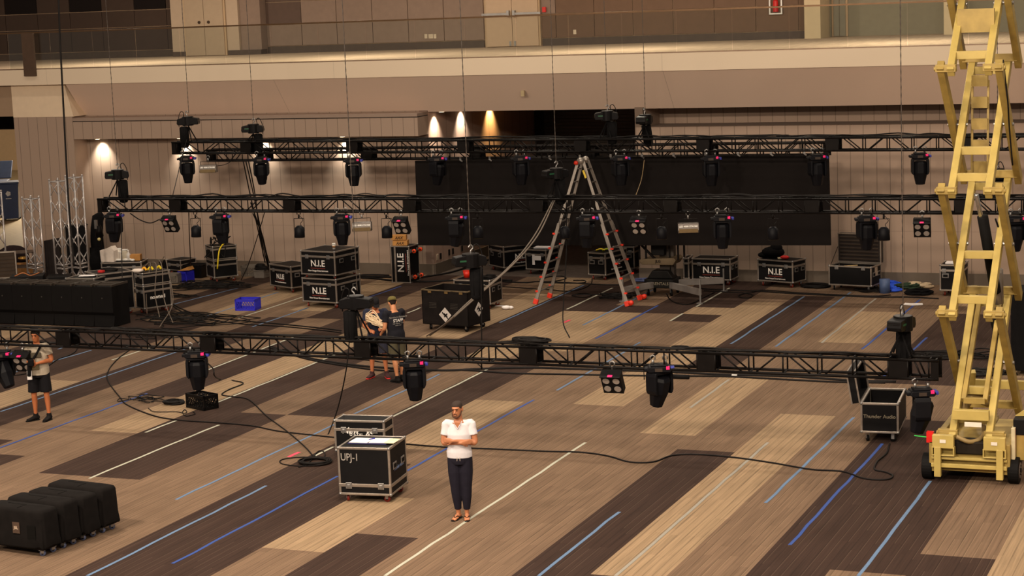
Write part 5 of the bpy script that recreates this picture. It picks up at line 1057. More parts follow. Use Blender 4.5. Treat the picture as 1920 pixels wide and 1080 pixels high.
# framed panel, bags by the wall
a = onY(122, 422, 46.8); b = onY(165, 503, 46.8); r = thing('case_lid_panel', 'big black panel with aluminium frame standing behind the towers', 'panel', (a.x, 46.8, 0)); wd = b.x-a.x
MB().box(0, wd, 0, .1, .02, a.z).build('panel_face', BLK, r); e = MB(); e.box(-.03, 0, -.01, .11, 0, a.z+.03).box(wd, wd+.03, -.01, .11, 0, a.z+.03).box(-.03, wd+.03, -.01, .11, a.z, a.z+.03); e.build('panel_frame', ALU, r)
a = onY(178, 405, 47.3); r = tag(MB().tube(smooth_pts([(a.x, 47.3, .03), (a.x+.02, 47.3, .5), (a.x-.02, 47.35, 1.1), (a.x, 47.45, 1.6), (a.x+.02, 47.5, a.z-.1), (a.x, 47.5, a.z)], 3), [.16,.19,.2,.2,.19,.19,.18,.18,.17,.17,.16,.16,.15,.13,.11,.06][:16], 14).build('tall_gear_bag', BLACKF, None, True), 'tall black fabric gear bag leaning in the wall corner', 'bag')
a = onY(187, 420, 46.9); r = thing('guitar_stand_light', 'small clamp light with chrome parts beside the tall gear bag', 'light', (a.x, 46.9, 0)); MB().tube([(0,0,0), (0,0,a.z)], .02, 8).build('stand', BLACKP, r); MB().tube([(0,-.05,a.z-.35), (0,-.05,a.z-.05)], [.12,.07], 12).build('lamp_head', BLACKP, r, True); MB().cb((-.06,-.1,a.z), (.08,.06,.25)).build('chrome_clamp', STEEL, r); MB().sphere((.05,-.16,a.z-.42), .05, 10).build('lens', M('lens_glow_paint', (235, 220, 150), .2), r, True)
P = onZ(176, 500, .0); small(MB().tube(smooth_pts([(P.x-.5, 44.6, .78), (P.x-.2, 44.55, .9), (P.x+.2, 44.5, .92), (P.x+.5, 44.5, .8)], 3), [.1,.16,.2,.22,.24,.24,.24,.22,.18,.1][:10], 12), 'duffel_bag', M('duffel_black', (34, 24, 24), .9), 'dark duffel bag on the cardboard box beside the cluttered case', 'bag', True).location = (.0, 0, 0)
small(MB().box(P.x-.5, P.x+.5, 44.2, 44.9, 0, .70), 'cardboard_box', M('brown_carton', (150, 104, 54), .8), 'large brown carton under the dark duffel bag', 'box')
small(MB().sphere((P.x+.9, 47.2, .35), (.6, .35, .42), 14), 'black_tarp_bundle', BLACKF, 'rounded black bundle at the wall behind the cluttered case', 'bundle', True)
# clutter on the long case
def onc(fx, fy): return Vector(obox(fn, fx, fy, .85))
random.seed(11)
p = onc(-.72, 0); small(MB().prism([(-.2,0),(.2,0),(.22,.3),(.14,.42),(.0,.36),(-.1,.34),(-.22,.3)], 1, -.12, .1), 'white_cloth', M('white_cloth', (225, 212, 200), .9), 'crumpled white cloth at left on the cluttered case', 'cloth').location = p
for i, (fx, fy, hh, rr, col, lab) in enumerate(((-.3, .3, .3, .08, (226, 218, 206), 'stack of white cups on the cluttered case, left of middle'), (-.16, .1, .22, .07, (210, 200, 190), 'clear plastic jar with white lid on the cluttered case'), (.02, .1, .28, .09, (200, 190, 170), 'large pale jug on the cluttered case, middle'), (.22, 0, .26, .06, (206, 200, 196), 'clear water bottle on the cluttered case, right of middle'))):
    p = onc(fx, fy); bt = thing('bottle' if i == 3 else ('paper_cup_stack' if i == 0 else 'jar'), lab, 'bottle' if i == 3 else ('cups' if i == 0 else 'jar'), p)
    MB().tube([(0,0,0), (0,0,hh*.65), (0,0,hh*.85), (0,0,hh)], [rr, rr, rr*(.4 if i == 3 else .95), rr*(.35 if i == 3 else .95)], 12).build('vessel', M('vessel_%d' % i, col, .3), bt, True); MB().tube([(0,0,hh), (0,0,hh+.03)], rr*(.4 if i == 3 else 1), 12).build('cap', WHITE, bt, True)
for i, (fx, fy, sx, sz, lab) in enumerate(((.55, .2, .28, .16, 'small orange-brown box on right end of the cluttered case'), (-.45, .5, .3, .2, 'tan carton behind the white cups on the cluttered case'))):
    p = onc(fx, fy); small(MB().cb((p.x, p.y, p.z+sz/2+.002), (sx, .2, sz), R=Matrix.Rotation(.3, 3, 'Z')), 'cardboard_box', KRAFT, lab, 'box')
m = MB(); [m.sphere(onc(random.uniform(-.5, .75), random.uniform(-.6, .3))+Vector((0, 0, .035)), (random.uniform(.05, .12), .06, .035), 8) for _ in range(7)]; small(m, 'crumpled_wrappers', WHITE, 'white crumpled wrappers scattered over the cluttered case', 'wrappers', True)['kind'] = 'stuff'
p = Vector(obox(fb, .1, .0, 1.05)); small(MB().cb(p+Vector((0, 0, .008)), (.4, .2, .012), R=Matrix.Rotation(.3, 3, 'Z')), 'paper_sheet', PAPER, 'white sheet on the flat case behind the cabinet row', 'papers')
p = Vector(obox(fd, -.5, -.3, 1.08)); small(MB().cb(p+Vector((0, 0, .03)), (.14, .1, .05)), 'red_pouch', M('red_cloth', (200, 34, 30), .8), 'small red pouch on the wide rack case behind cabinets', 'pouch')
p = Vector(obox(fd, .1, .2, 1.08)); m = MB(); [coil_mb(m, p, .22-.02*k, .014, 3, .012, .7, k) for k in range(3)]; small(m, 'cable_coil', CABLE, 'black cable coil on top of the wide rack case', 'cable coil', True)
p = Vector(obox(fe, -.2, -.6, ZE)); small(MB().sphere((p.x-.12, p.y-.05, p.z+.045), (.16, .14, .05), 10), 'white_towel', M('white_cloth', (225, 212, 200), .9), 'white towel crumpled on the left end of the shallow case', 'towel', True)
for i, (fx, col, lab) in enumerate(((-.5, M('amber_plastic', (225, 160, 30), .5), 'amber plastic adapter on the shallow left case'), (-.1, YEL, 'yellow connector heap on the shallow left case'), (.4, YEL, 'yellow cable end standing at the right of the shallow left case'))):
    p = Vector(obox(fe, fx*.6, fx, ZE)); small(MB().tube(smooth_pts([p+Vector((-.08,0,.03)), p+Vector((0,.03,.1)), p+Vector((.08,0,.04))]), .03, 6), 'cable_adapter', col, lab, 'adapter', True)
for k in range(4):
    p = Vector(obox(fe, -.2+.15*k, -.4+.3*k, ZE)); q = onZ(292+8*k, 590+8*k, .02)
    cable('hanging_cable', ['first', 'second', 'third', 'fourth'][k]+' of four silver-ended cables arching off the shallow left case to floor', [p, p+Vector((.05*k, .0, .14+.07*k)), p+Vector((.16+.09*k, -.1*k, .2-.05*k)), p.lerp(q, .5)+Vector((.12*(k-1), 0, .1-.07*k)), q+Vector((.25*((k*7)%3-1), 0, 0))], .012, mat=M('grey_cable', (96, 84, 72), .6), group='cables arching off the shallow left case')
m = MB(); c_ = Vector((AR[0], AR[1], ZR))
for k in range(7): m.tube(smooth_pts([c_+Vector((random.uniform(-.3,.3), random.uniform(-.3,.3), .02)), c_+Vector((random.uniform(-.25,.25), random.uniform(-.2,.2), .22)), c_+Vector((random.uniform(-.3,.3), random.uniform(-.3,.3), .1)), c_+Vector((random.uniform(-.4,.4), -.45, -.3))]), .014, 6)
small(m, 'connector_bundle', CABLE, 'black connectors and leads piled on the double rack', 'cables', True)
small(MB().tube(smooth_pts([c_+Vector((.1,-.2,.03)), c_+Vector((.15,-.1,.14)), c_+Vector((.25,-.2,.1)), c_+Vector((.2,-.42,-.1)), c_+Vector((.15,-.5,-.6))]), .02, 6), 'yellow_lead', YEL, 'yellow lead and plugs hanging off the double rack', 'cable', True)
# ================================================================== FAR LEFT ROOM
for i, (px, py, lab) in enumerate(((22, 412, 'dark blue recycling bin with white emblem in the far room'), (2, 405, 'blue recycling bin with open lid, left of the one with the emblem'))):
    P = onZ(px, py, 0); b_ = thing('recycling_bin', lab, 'bin', (P.x, P.y, 0), .5, 'blue bins in the far room')
    m = MB(); m.add([(-.3,-.3,.06),(.3,-.3,.06),(.3,.3,.06),(-.3,.3,.06),(-.38,-.38,1.35),(.38,-.38,1.35),(.38,.38,1.35),(-.38,.38,1.35)], [(0,3,2,1),(4,5,6,7),(0,1,5,4),(1,2,6,5),(2,3,7,6),(3,0,4,7)]); m.build('bin_body', M('bin_blue', (26, 48, 92), .5), b_, bevel=.02)
    if i == 0: MB().box(-.42, .42, -.42, .42, 1.35, 1.42).build('bin_lid', M('bin_blue', (26, 48, 92), .5), b_, bevel=.02); MB().cyl((0, -.36, 1.0), (0, -.375, 1.0), .1, 5).cb((0, -.365, .82), (.2, .006, .03)).build('emblem', M('emblem_white', (190, 196, 206), .6), b_)
    else: o = MB().box(-.42, .42, 0, .06, 0, .95).build('bin_lid', M('bin_lid_blue', (60, 84, 130), .4), b_, bevel=.02); o.location = (0, .4, 1.4); o.rotation_euler = (-.9, 0, 0)
    for x in (-.26, .26): MB().cyl((x-.04, .3, .12), (x+.04, .3, .12), .12, 14).build('wheel', BLACKR, b_)
P = onZ(14, 395, 0); small(MB().box(P.x-.2, P.x+.2, P.y+1.5, P.y+1.9, 0, 1.62), 'cardboard_box', KRAFT, 'brown cardboard carton behind the blue bins in the far room', 'box')
lamp('far_room_fill', 'AREA', (-46, 66, 5.6), 2600, size=2, color=(1, .80, .55))  # added unseen light that brightens the far-left wall
# ================================================================== CABLES ON THE FLOOR
cable('floor_cable', 'long black cable snaking from left across the carpet to the stencilled case', floor_pts([(252,650),(222,672),(203,695),(203,715),(225,745),(240,760),(290,780),(340,788),(400,792),(470,798),(520,808),(580,815),(626,820)]), .013)
cable('floor_cable', 'long black cable running right from the stencilled case across the carpet toward the lift', floor_pts([(755,832),(830,838),(930,842),(1020,846),(1090,848),(1140,855),(1180,866),(1225,866),(1260,854),(1310,852),(1380,858),(1450,868),(1520,880),(1580,884),(1620,897),(1662,899),(1674,892),(1660,885),(1640,880),(1645,865),(1662,850),(1668,832)]), .014)
cable('floor_cable', 'thick twin cable on the floor behind near truss, upper of two', floor_pts([(505,652),(560,668),(640,682),(720,690),(830,695),(900,692),(1000,690),(1100,693),(1240,697),(1340,702),(1480,706),(1600,714),(1680,716)]), .03)
cable('floor_cable', 'thick twin cable on the floor behind near truss, lower of two', floor_pts([(510,650),(570,672),(660,688),(740,696),(860,694),(960,700),(1060,702),(1160,704),(1260,705),(1360,706),(1440,710),(1560,716),(1660,718)]), .022)
cable('floor_cable', 'thin cable looping from left behind the two workers', floor_pts([(530,655),(600,668),(680,674),(760,683),(830,670),(880,672),(905,690)]), .012)
small(MB().tube([onZ(1262, 706, .04), onZ(1292, 707, .04)], .045, 10), 'cable_connector', BLACKR, 'fat black cable connector lying behind the near moving head', 'connector', True)
small(MB().cb(onZ(1377, 704, .03), (.1, .04, .04)), 'white_tag', WHITE, 'small white tag on the floor cables right of centre', 'tag')
cable('floor_cable', 'upper black cable running along the floor from cable pile to near truss', floor_pts([(306,545),(325,570),(370,590),(440,600),(520,607),(600,615),(640,620)]), .016)
cable('floor_cable', 'second black cable running along the floor from cable pile to near truss', floor_pts([(310,548),(330,578),(380,596),(450,607),(530,612),(610,620),(640,624)]), .014)
cable('floor_cable', 'cable line in front of the wall between stacked cases and upright case', floor_pts([(655,520),(700,522),(735,526),(800,528),(900,524),(960,526)], .02), .03)
cable('floor_cable', 'bundle of cables along the baseboard behind the stacked cases', floor_pts([(640,512),(680,518),(720,519),(740,520)], .03), .03)
cable('floor_cable', 'second bundle along the baseboard behind the stacked cases', floor_pts([(640,518),(690,515),(730,516)], .03), .022)
cable('floor_cable', 'cable from upright case running into the corridor', floor_pts([(790,520),(840,512),(880,500),(925,484),(945,476)], .02), .028)
cable('floor_cable', 'dark cable across the carpet between the silver-cornered case and ladder', floor_pts([(940,528),(985,530),(1010,528),(1060,530),(1130,534),(1165,534)]), .022)
cable('floor_cable', 'thin cable passing under the ladder legs, left to right', floor_pts([(940,537),(980,540),(1030,543),(1060,546),(1090,542),(1108,532),(1110,522)]), .012)
cable('floor_cable', 'oval cable loop by the left ladder leg, upper', floor_pts([(1012,525),(1030,519),(1055,518),(1060,523),(1040,527),(1015,529),(1060,531),(1095,530),(1095,526),(1075,526)]), .016)
cable('floor_cable', 'dark cable loop on the carpet under the ladder', floor_pts([(1078,552),(1095,550),(1110,553),(1098,557),(1080,556),(1076,553),(1130,552),(1160,548)]), .014)
cable('floor_cable', 'cable curving out from under the mast lift', [onZ(1250,551,.3), onZ(1255,560,.05)]+floor_pts([(1268,568),(1285,571),(1300,568),(1315,560),(1340,548)]), .016)
cable('floor_cable', 'cable line across the carpet before the right wall cases', floor_pts([(1312,541),(1360,544),(1420,546),(1480,550),(1560,554),(1640,557),(1700,557),(1760,560)]), .02)
cable('floor_cable', 'second cable line before the right wall cases', floor_pts([(1320,545),(1400,549),(1430,544),(1500,549),(1580,553),(1640,555),(1670,553)]), .014)
cable('floor_cable', 'dark loop of cable right of the outrigger', floor_pts([(1395,550),(1410,552),(1407,558),(1390,558),(1385,554),(1398,550)]), .014)
def tangle(label, px, n, R, seed, r=.012, z=.015, name='cable_tangle', sq=.7, tight=False):
    rnd = random.Random(seed); c_ = onZ(*px, z); m = MB()
    for k in range(n):
        pts = []; a = rnd.uniform(0, 6.28); cx_, cy_ = (rnd.uniform(-R, R)*.5, rnd.uniform(-R, R)*.4)
        for i in range(9): a += rnd.uniform(.4, 1.2); rr = R*rnd.uniform(.25, .7); pts.append((c_.x+cx_+rr*math.cos(a)*1.2, c_.y+cy_+rr*math.sin(a)*sq, z+rnd.uniform(0, .03+.002*n)))
        m.tube(smooth_pts(pts, 5), r, 5)
    return small(m, name, CABLE, label, 'cables', True)
tangle('tangled black cables on the carpet below the black tubs', (350, 538), 9, 1.2, 1, .012)
tangle('tangled black cables in front of the double rack', (415, 532), 8, 1.1, 2, .012)
tangle('tangled black cables beside the lettered left case', (322, 556), 6, .7, 3, .012)
tangle('flat heap of black cables behind the near truss at left', (375, 601), 10, 1.4, 4, .012)
tangle('second flat heap of black cables right of cabinets behind the near truss', (318, 592), 6, .9, 5, .012)
tangle('dark heap of cables seen through the near truss beside the cabinets', (300, 628), 7, .9, 6, .012)
tangle('tangle of cables on the floor left of the mast lift', (1165, 556), 12, .6, 7, .011)
tangle('thin black cables loosely heaped left of the black milk crate', (272, 748), 5, .45, 8, .008)
tangle('tangle of cable around the right end of the near truss', (1790, 668), 9, .9, 9, .014)
tangle('cables piled on the floor inside the lift frame view', (1845, 700), 9, .6, 10, .016)
tangle('small tangle of cable by the right wall case', (1640, 545), 5, .5, 12, .016)
P = onZ(326, 757); m = MB(); [coil_mb(m, (P.x, P.y, .005*k), .2-.02*(k % 3), .012, 3, .012, .8, k, .25) for k in range(6)]; small(m, 'cable_coil', CABLE, 'thick coil of black cable beside the black milk crate', 'cable coil', True)
P = onZ(591, 868); m = MB(); [coil_mb(m, (P.x, P.y, .004*k), .27-.03*(k % 3), .011, 3, .012, .9, k, .15) for k in range(4)]; m.tube(smooth_pts([(P.x+.45*math.cos(a)-.2, P.y+.3*math.sin(a), .012) for a in (0, 1, 2, 3, 4, 5, 6)]), .010, 5); small(m, 'cable_coil', CABLE, 'coiled control cable on the carpet left of the stencilled case', 'cable coil', True)
cable('floor_cable', 'little loop of thin cable above the coil by the cases', floor_pts([(588,858),(592,850),(600,845),(608,848),(608,856),(600,860),(590,858),(575,870),(560,876)]), .010)
cable('floor_cable', 'curly thin cable end below the black milk crate', floor_pts([(278,765),(290,772),(330,772),(345,775),(350,772),(346,768),(342,774),(350,780),(366,776),(362,772)]), .008)
P = onZ(1529, 538); m = MB(); [coil_mb(m, (P.x, P.y, .006*k), .36-.03*k, .018, 3, .015, .8, k) for k in range(3)]; small(m, 'cable_coil', CABLE, 'black cable coil on the floor between the two right wall cases', 'cable coil', True)
for i, (px, col, lab, R_) in enumerate((((1672, 546), M('blue_rope', (30, 80, 210), .7), 'bright blue strap heap, nearer one by the right wall', .22), ((1672, 536), M('blue_rope', (30, 80, 210), .7), 'bright blue strap heap, one nearer the wall', .2), ((1703, 541), M('green_strap', (26, 50, 28), .8), 'dark green strap heap on the floor by the right wall', .28), ((1716, 538), M('tan_rope', (190, 170, 140), .8), 'tan rope bundle right of the green straps', .2), ((1733, 540), M('tan_rope', (190, 170, 140), .8), 'second tan rope bundle, rightmost of the heaps', .16), ((1722, 552), BLACKF, 'black strap pile in front of the tan ropes', .3))):
    P = onZ(*px); m = MB(); [coil_mb(m, (P.x+random.uniform(-.06,.06), P.y+random.uniform(-.06,.06), .02*k), R_-.02*k, .022, 2, .02, .8, k+i, .3) for k in range(4)]; small(m, 'strap_bundle', col, lab, 'straps', True, 'strap bundles by the right wall')
P = onZ(1659, 549); small(MB().cyl((P.x, P.y, .0), (P.x, P.y, .34), .13, 14), 'paint_can', M('blue_can', (70, 90, 130), .5), 'blue and white drum-shaped can beside the blue straps', 'can', True)
P = onZ(1712, 571); small(MB().prism([(-.22,-.1),(.0,-.16),(.24,-.06),(.2,.1),(-.05,.06),(-.2,.1)], 2, .004, .02), 'white_rag', PAPER, 'white rag on dark blue tape behind the right hoist', 'rag').location = (P.x, P.y, 0)
P = onZ(949, 580); small(MB().sphere((P.x, P.y, .05), (.12, .1, .05), 8).sphere((P.x+.1, P.y+.05, .04), (.08, .07, .04), 8), 'white_rag', PAPER, 'crumpled white paper on the carpet left of the ladder', 'rag', True)
P = onZ(938, 574); small(MB().cb((P.x, P.y, .006), (.25, .12, .008)), 'paper_scrap', PAPER, 'flat paper scrap beside the case behind the crate', 'paper')
P = onZ(1210, 527); m = MB(); [coil_mb(m, (P.x+.2*k, P.y, .01*k), .3-.03*k, .02, 2, .012, .7, k) for k in range(4)]; small(m, 'cable_coil', M('blue_grey_cable', (70, 80, 120), .6), 'bluish cable coil on the floor behind right ladder leg', 'cable coil', True)
# ================================================================== PEOPLE
def remesh(o, vox, sm=6, it=True):
    r = o.modifiers.new('Remesh', 'REMESH'); r.mode = 'VOXEL'; r.voxel_size = vox; r.use_smooth_shade = True
    s_ = o.modifiers.new('Smooth', 'SMOOTH'); s_.factor = .5; s_.iterations = sm
    return o
def limb(m, pts, rads, side=(1, 0, 0), n=14, k=4, cap=True):
    """tapered limb through pts with elliptic radii (a along side, b across)"""
    P = [Vector(p) for p in pts]; R_ = [(r, r) if isinstance(r, (int, float)) else r for r in rads]
    PP = [P[0]*2-P[1]]+P+[P[-1]*2-P[-2]]; RR = [R_[0]]+R_+[R_[-1]]; path = []; rad = []
    for i in range(1, len(PP)-2):
        for j in range(k):
            t = j/k; a, b, c, d = PP[i-1:i+3]; path.append(.5*((2*b)+(c-a)*t+(2*a-5*b+4*c-d)*t*t+(3*b-a-3*c+d)*t**3))
            rad.append(tuple(RR[i][q]*(1-t)+RR[i+1][q]*t for q in (0, 1)))
    path.append(P[-1]); rad.append(R_[-1])
    if cap:
        t0 = (path[0]-path[1]).normalized(); t1 = (path[-1]-path[-2]).normalized()
        path = [path[0]+t0*min(rad[0])*.75]+[path[0]+t0*min(rad[0])*.45]+path+[path[-1]+t1*min(rad[-1])*.45]+[path[-1]+t1*min(rad[-1])*.75]
        rad = [tuple(v*.35 for v in rad[0])]+[tuple(v*.82 for v in rad[0])]+rad+[tuple(v*.82 for v in rad[-1])]+[tuple(v*.35 for v in rad[-1])]
    s0 = Vector(side); vs = []; fs = []
    for i, p in enumerate(path):
        t = (path[min(i+1, len(path)-1)]-path[max(i-1, 0)]).normalized(); x = s0-t*s0.dot(t)
        x = x.normalized() if x.length > .05 else t.orthogonal().normalized(); s0 = x; y = t.cross(x)
        for q in range(n): a = 2*math.pi*q/n; vs.append(p+x*math.cos(a)*rad[i][0]+y*math.sin(a)*rad[i][1])
    L = len(path)
    for i in range(L-1):
        for q in range(n): fs.append((i*n+q, i*n+(q+1)%n, (i+1)*n+(q+1)%n, (i+1)*n+q))
    fs.append(tuple(range(n-1, -1, -1))); fs.append(tuple((L-1)*n+q for q in range(n)))
    return m.add(vs, fs)
HEADP = [(-.125,.022,-.066,-.03),(-.112,.040,-.084,.0),(-.09,.052,-.090,.03),(-.06,.060,-.091,.058),(-.03,.067,-.091,.078),(0,.072,-.090,.090),(.03,.075,-.092,.097),(.06,.074,-.086,.097),(.085,.066,-.070,.086),(.102,.050,-.045,.066),(.113,.026,-.012,.036)]
def head_rings(m, zmin=-9, grow=0.0, n=20, shift=0.0, front=None):
    vs = []; fs = []; rr = [r for r in HEADP if r[0] >= zmin]
    for z, hw, yf, yb in rr:
        c = (yf+yb)/2; hy = (yb-yf)/2
        for q in range(n):
            a = 2*math.pi*q/n; x = (hw+grow)*math.sin(a); y = c+shift-(hy+grow)*math.cos(a)
            if front is not None and y < front(z): y = front(z)
            vs.append((x, y, z+(grow if z > .08 else 0)))
    L = len(rr)
    for i in range(L-1):
        for q in range(n): fs.append((i*n+q, i*n+(q+1)%n, (i+1)*n+(q+1)%n, (i+1)*n+q))
    fs.append(tuple(range(n-1, -1, -1))); fs.append(tuple((L-1)*n+q for q in range(n)))
    return m.add(vs, fs)
def hand(m, w_, d, palm_n, L, curl=.5, scale=1.0, thumb_side=1):
    """w_ wrist point, d direction of the fingers, palm_n palm normal"""
    d = Vector(d).normalized(); n_ = Vector(palm_n); n_ = (n_-d*n_.dot(d)).normalized(); s_ = d.cross(n_)*thumb_side; w_ = Vector(w_); k = scale
    limb(m, [w_, w_+d*.045*k, w_+d*.09*k], [(.026*k, .018*k), (.040*k, .015*k), (.038*k, .013*k)], side=s_, n=12)
    for i, (off, ln) in enumerate(((.030, .068), (.010, .077), (-.010, .072), (-.029, .058))):
        b = w_+d*.088*k+s_*off*k; a1 = curl*(.6+.12*i); a2 = a1+curl*1.1; a3 = a2+curl*.8
        p1 = b+(d*math.cos(a1)+n_*math.sin(a1))*ln*.45*k; p2 = p1+(d*math.cos(a2)+n_*math.sin(a2))*ln*.32*k; p3 = p2+(d*math.cos(a3)+n_*math.sin(a3))*ln*.25*k
        limb(m, [b-d*.015*k, b, p1, p2, p3], [.0095*k, .0095*k, .009*k, .0082*k, .007*k], side=s_, n=8, k=2)
    b = w_+d*.025*k+s_*.028*k; p1 = b+(d*.6+s_*.7+n_*.25).normalized()*.04*k; p2 = p1+(d*.9+s_*.25+n_*.35).normalized()*.032*k
    limb(m, [b, p1, p2], [.013*k, .0105*k, .0085*k], side=n_, n=8, k=2)
def mirror(p, s_): return Vector((p[0]*s_, p[1], p[2]))
def person(label, loc, rz, J, skin=(176, 118, 82), vox=.0075):
    """J: joints for legs / arms / torso in metres, facing -y"""
    SK = M('skin_%d_%d' % (skin[0], skin[1]), skin, .55, var=.05)
    r = thing('person', label, 'person', loc, rz); m = MB()
    T = J['torso']   # pelvis, waist, chest, neckbase (centres)
    pel, wai, che, nk = [Vector(v) for v in T]
    limb(m, [pel+Vector((0,0,-.06)), pel, wai, (wai+che)/2, che, che+(nk-che)*.65, nk+(nk-che).normalized()*-.0], [(.145,.105), (.165,.115), (.140,.098), (.152,.106), (.166,.112), (.135,.086), (.065,.06)], n=20)
    H = Vector(J['head']); hr = Matrix.Rotation(J.get('hyaw', 0), 4, 'Z') @ Matrix.Rotation(J.get('hpitch', 0), 4, 'X') @ Matrix.Rotation(J.get('hroll', 0), 4, 'Y')
    HM_ = Matrix.Translation(H) @ hr
    limb(m, [nk-Vector((0,0,.05)), nk+Vector((0,0,.02)), HM_ @ Vector((0,.02,-.06))], [(.075,.065), (.058,.058), (.055,.058)], n=16)
    T0 = m.T; m.T = HM_; head_rings(m)
    m.prism([(-.1, -.005), (-.118, -.03), (-.112, -.042), (-.085, -.045), (-.085, .022)], 0, -.012, .012)      # nose
    limb(m, [(-.02,-.094,-.045), (.02,-.094,-.045)], [(.008,.008), (.008,.008)], side=(0,0,1), n=8, k=2)
    limb(m, [(-.02,-.096,-.072), (0,-.099,-.070), (.02,-.096,-.072)], [.007,.008,.007], side=(0,0,1), n=8, k=2)        # lips
    limb(m, [(-.045,-.083,.028), (-.02,-.093,.030), (.02,-.093,.030), (.045,-.083,.028)], [.007,.008,.008,.007], side=(0,0,1), n=8, k=2)
    for s_ in (-1, 1): limb(m, [(s_*.076,.012,-.03), (s_*.082,.018,0), (s_*.078,.012,.028)], [(.008,.012), (.009,.018), (.007,.012)], side=(1,0,0), n=8, k=2)
    m.T = T0
    for s_, A in ((-1, J['armR']), (1, J['armL'])):
        sh, el, wr = [Vector(v) for v in A[:3]]
        limb(m, [che+(nk-che)*.5+Vector((s_*.06,0,0)), sh, sh.lerp(el, .35), el, el.lerp(wr, .3), wr], [(.055,.06), (.050,.052), (.048,.048), (.040,.042), (.041,.043), (.027,.022)], side=(0,1,0))
        if len(A) > 3: hand(m, wr, A[3], A[4], 1, A[5] if len(A) > 5 else .5, 1.0, A[6] if len(A) > 6 else s_)
    for s_, A in ((-1, J['legR']), (1, J['legL'])):
        hi, kn, an = [Vector(v) for v in A[:3]]
        limb(m, [hi+Vector((0,0,.04)), hi-Vector((0,0,.03)), hi.lerp(kn, .5), kn, kn.lerp(an, .32)+Vector((0,.012,0)), kn.lerp(an, .75), an], [(.085,.09), (.088,.095), (.072,.078), (.052,.056), (.052,.058), (.036,.040), (.033,.038)])
        fd = A[3]; f_ = Vector((math.sin(fd), -math.cos(fd), 0)); sd = Vector((math.cos(fd), math.sin(fd), 0))
        limb(m, [an-f_*.04+Vector((0,0,-.045)), an+f_*.03+Vector((0,0,-.04)), an+f_*.10+Vector((0,0,-.055)), an+f_*.155+Vector((0,0,-.065))], [(.032,.030), (.038,.036), (.043,.022), (.040,.014)], side=sd, n=12)
        if J.get('toes'):
            for q in range(5):
                b = an+f_*(.165-.008*q)+sd*(-s_*(.030-.0155*q))*1.0+Vector((0,0,-.066)); limb(m, [b-f_*.02, b+f_*(.022-.002*q)], [.0115 if q == 0 else .008, .010 if q == 0 else .007], side=sd, n=8, k=2)
    body = remesh(m.build('body', SK, r, True), vox, 4)
    # eyes, brows
    for s_ in (-1, 1):
        e = MB(); e.T = HM_; e.sphere((s_*.031, -.0885, .004), (.0125, .006, .006), 10); e.build('eye', M('eye_dark', (30, 20, 16), .3), r, True)
        e = MB(); e.T = HM_; limb(e, [(s_*.048,-.086,.026), (s_*.03,-.0955,.030), (s_*.014,-.098,.027)], [.0045,.0055,.004], side=(0,0,1), n=6, k=2); e.build('eyebrow', M('hair_dark', (28, 20, 16), .8), r, True)
    return r, HM_, SK
def hair(r, HM_, mat, zline=.035, grow=.008):
    m = MB(); m.T = HM_
    def fr(z): return -.075 if z > zline+.03 else (.0 if z < zline else -.05)
    vs = []; head_rings(m, .0, grow, front=lambda z: (-.01 if z < .02 else (-.055 if z < .045 else -.095)))
    limb(m, [(0, .06, .0), (0, .065, -.03), (0, .055, -.055)], [(.066,.03), (.058,.028), (.045,.02)], n=12)
    return remesh(m.build('hair', mat, r, True), .006, 3)
def cloth(r, name, mat, build, vox=.008, sm=5, bump=True):
    m = MB(); build(m); return remesh(m.build(name, mat, r, True), vox, sm)
def fabric(name, rgb, var=.08, rough=.9): return M(name, rgb, rough, var=var, scale=9, bump=.6)
def shirt(m, J, hem=-.02, sleeve=.55, g=.022, flare=1.0):
    pel, wai, che, nk = [Vector(v) for v in J['torso']]
    limb(m, [pel+Vector((0,0,hem)), pel+Vector((0,0,.05)), wai, (wai+che)/2, che, che+(nk-che)*.62, nk-Vector((0,0,.035))], [((.165+g)*flare,(.118+g)), (.168+g,.118+g), (.148+g,.105+g), (.158+g,.108+g), (.168+g*.7,.116+g*.7), (.140+g*.5,.088+g*.5), (.078,.066)], n=22, cap=False)
    for s_, A in ((-1, J['armR']), (1, J['armL'])):
        sh, el = Vector(A[0]), Vector(A[1]); limb(m, [che+(nk-che)*.5+Vector((s_*.05,0,0)), sh+Vector((0,0,.004)), sh.lerp(el, sleeve*.5), sh.lerp(el, sleeve)], [(.062,.066), (.058,.060), (.062,.062), (.066,.066)], side=(0,1,0), cap=False)
        limb(m, [nk+Vector((s_*.035,0,-.035)), sh+Vector((-s_*.015,0,.016))], [(.045,.035), (.045,.035)], side=(0,1,0))
def pants(m, J, upto=.93, wide=1.0, cuff=1.0, g=.016):
    pel, wai = Vector(J['torso'][0]), Vector(J['torso'][1])
    limb(m, [pel+Vector((0,0,-.13)), pel+Vector((0,0,-.08)), pel, pel.lerp(wai, .75)], [(.120+g,.108+g), (.160+g,.118+g), (.168+g,.118+g), (.152+g,.108+g)], n=22, cap=False)
    for s_, A in ((-1, J['legR']), (1, J['legL'])):
        hi, kn, an = [Vector(v) for v in A[:3]]; pts = [hi+Vector((0,0,.03)), hi-Vector((0,0,.04)), hi.lerp(kn, .5)]; rd = [(.095,.10), (.098,.106), (.085*wide,.09*wide)]
        if upto <= .5: pts.append(hi.lerp(kn, upto*2)); rd.append((.088*wide, .09*wide))
        else:
            pts += [kn, kn.lerp(an, .4), kn.lerp(an, (upto-.5)*2)]; rd += [(.068*wide,.07*wide), (.062*wide,.066*wide), (.046*cuff,.05*cuff)]
        limb(m, pts, rd, cap=False)
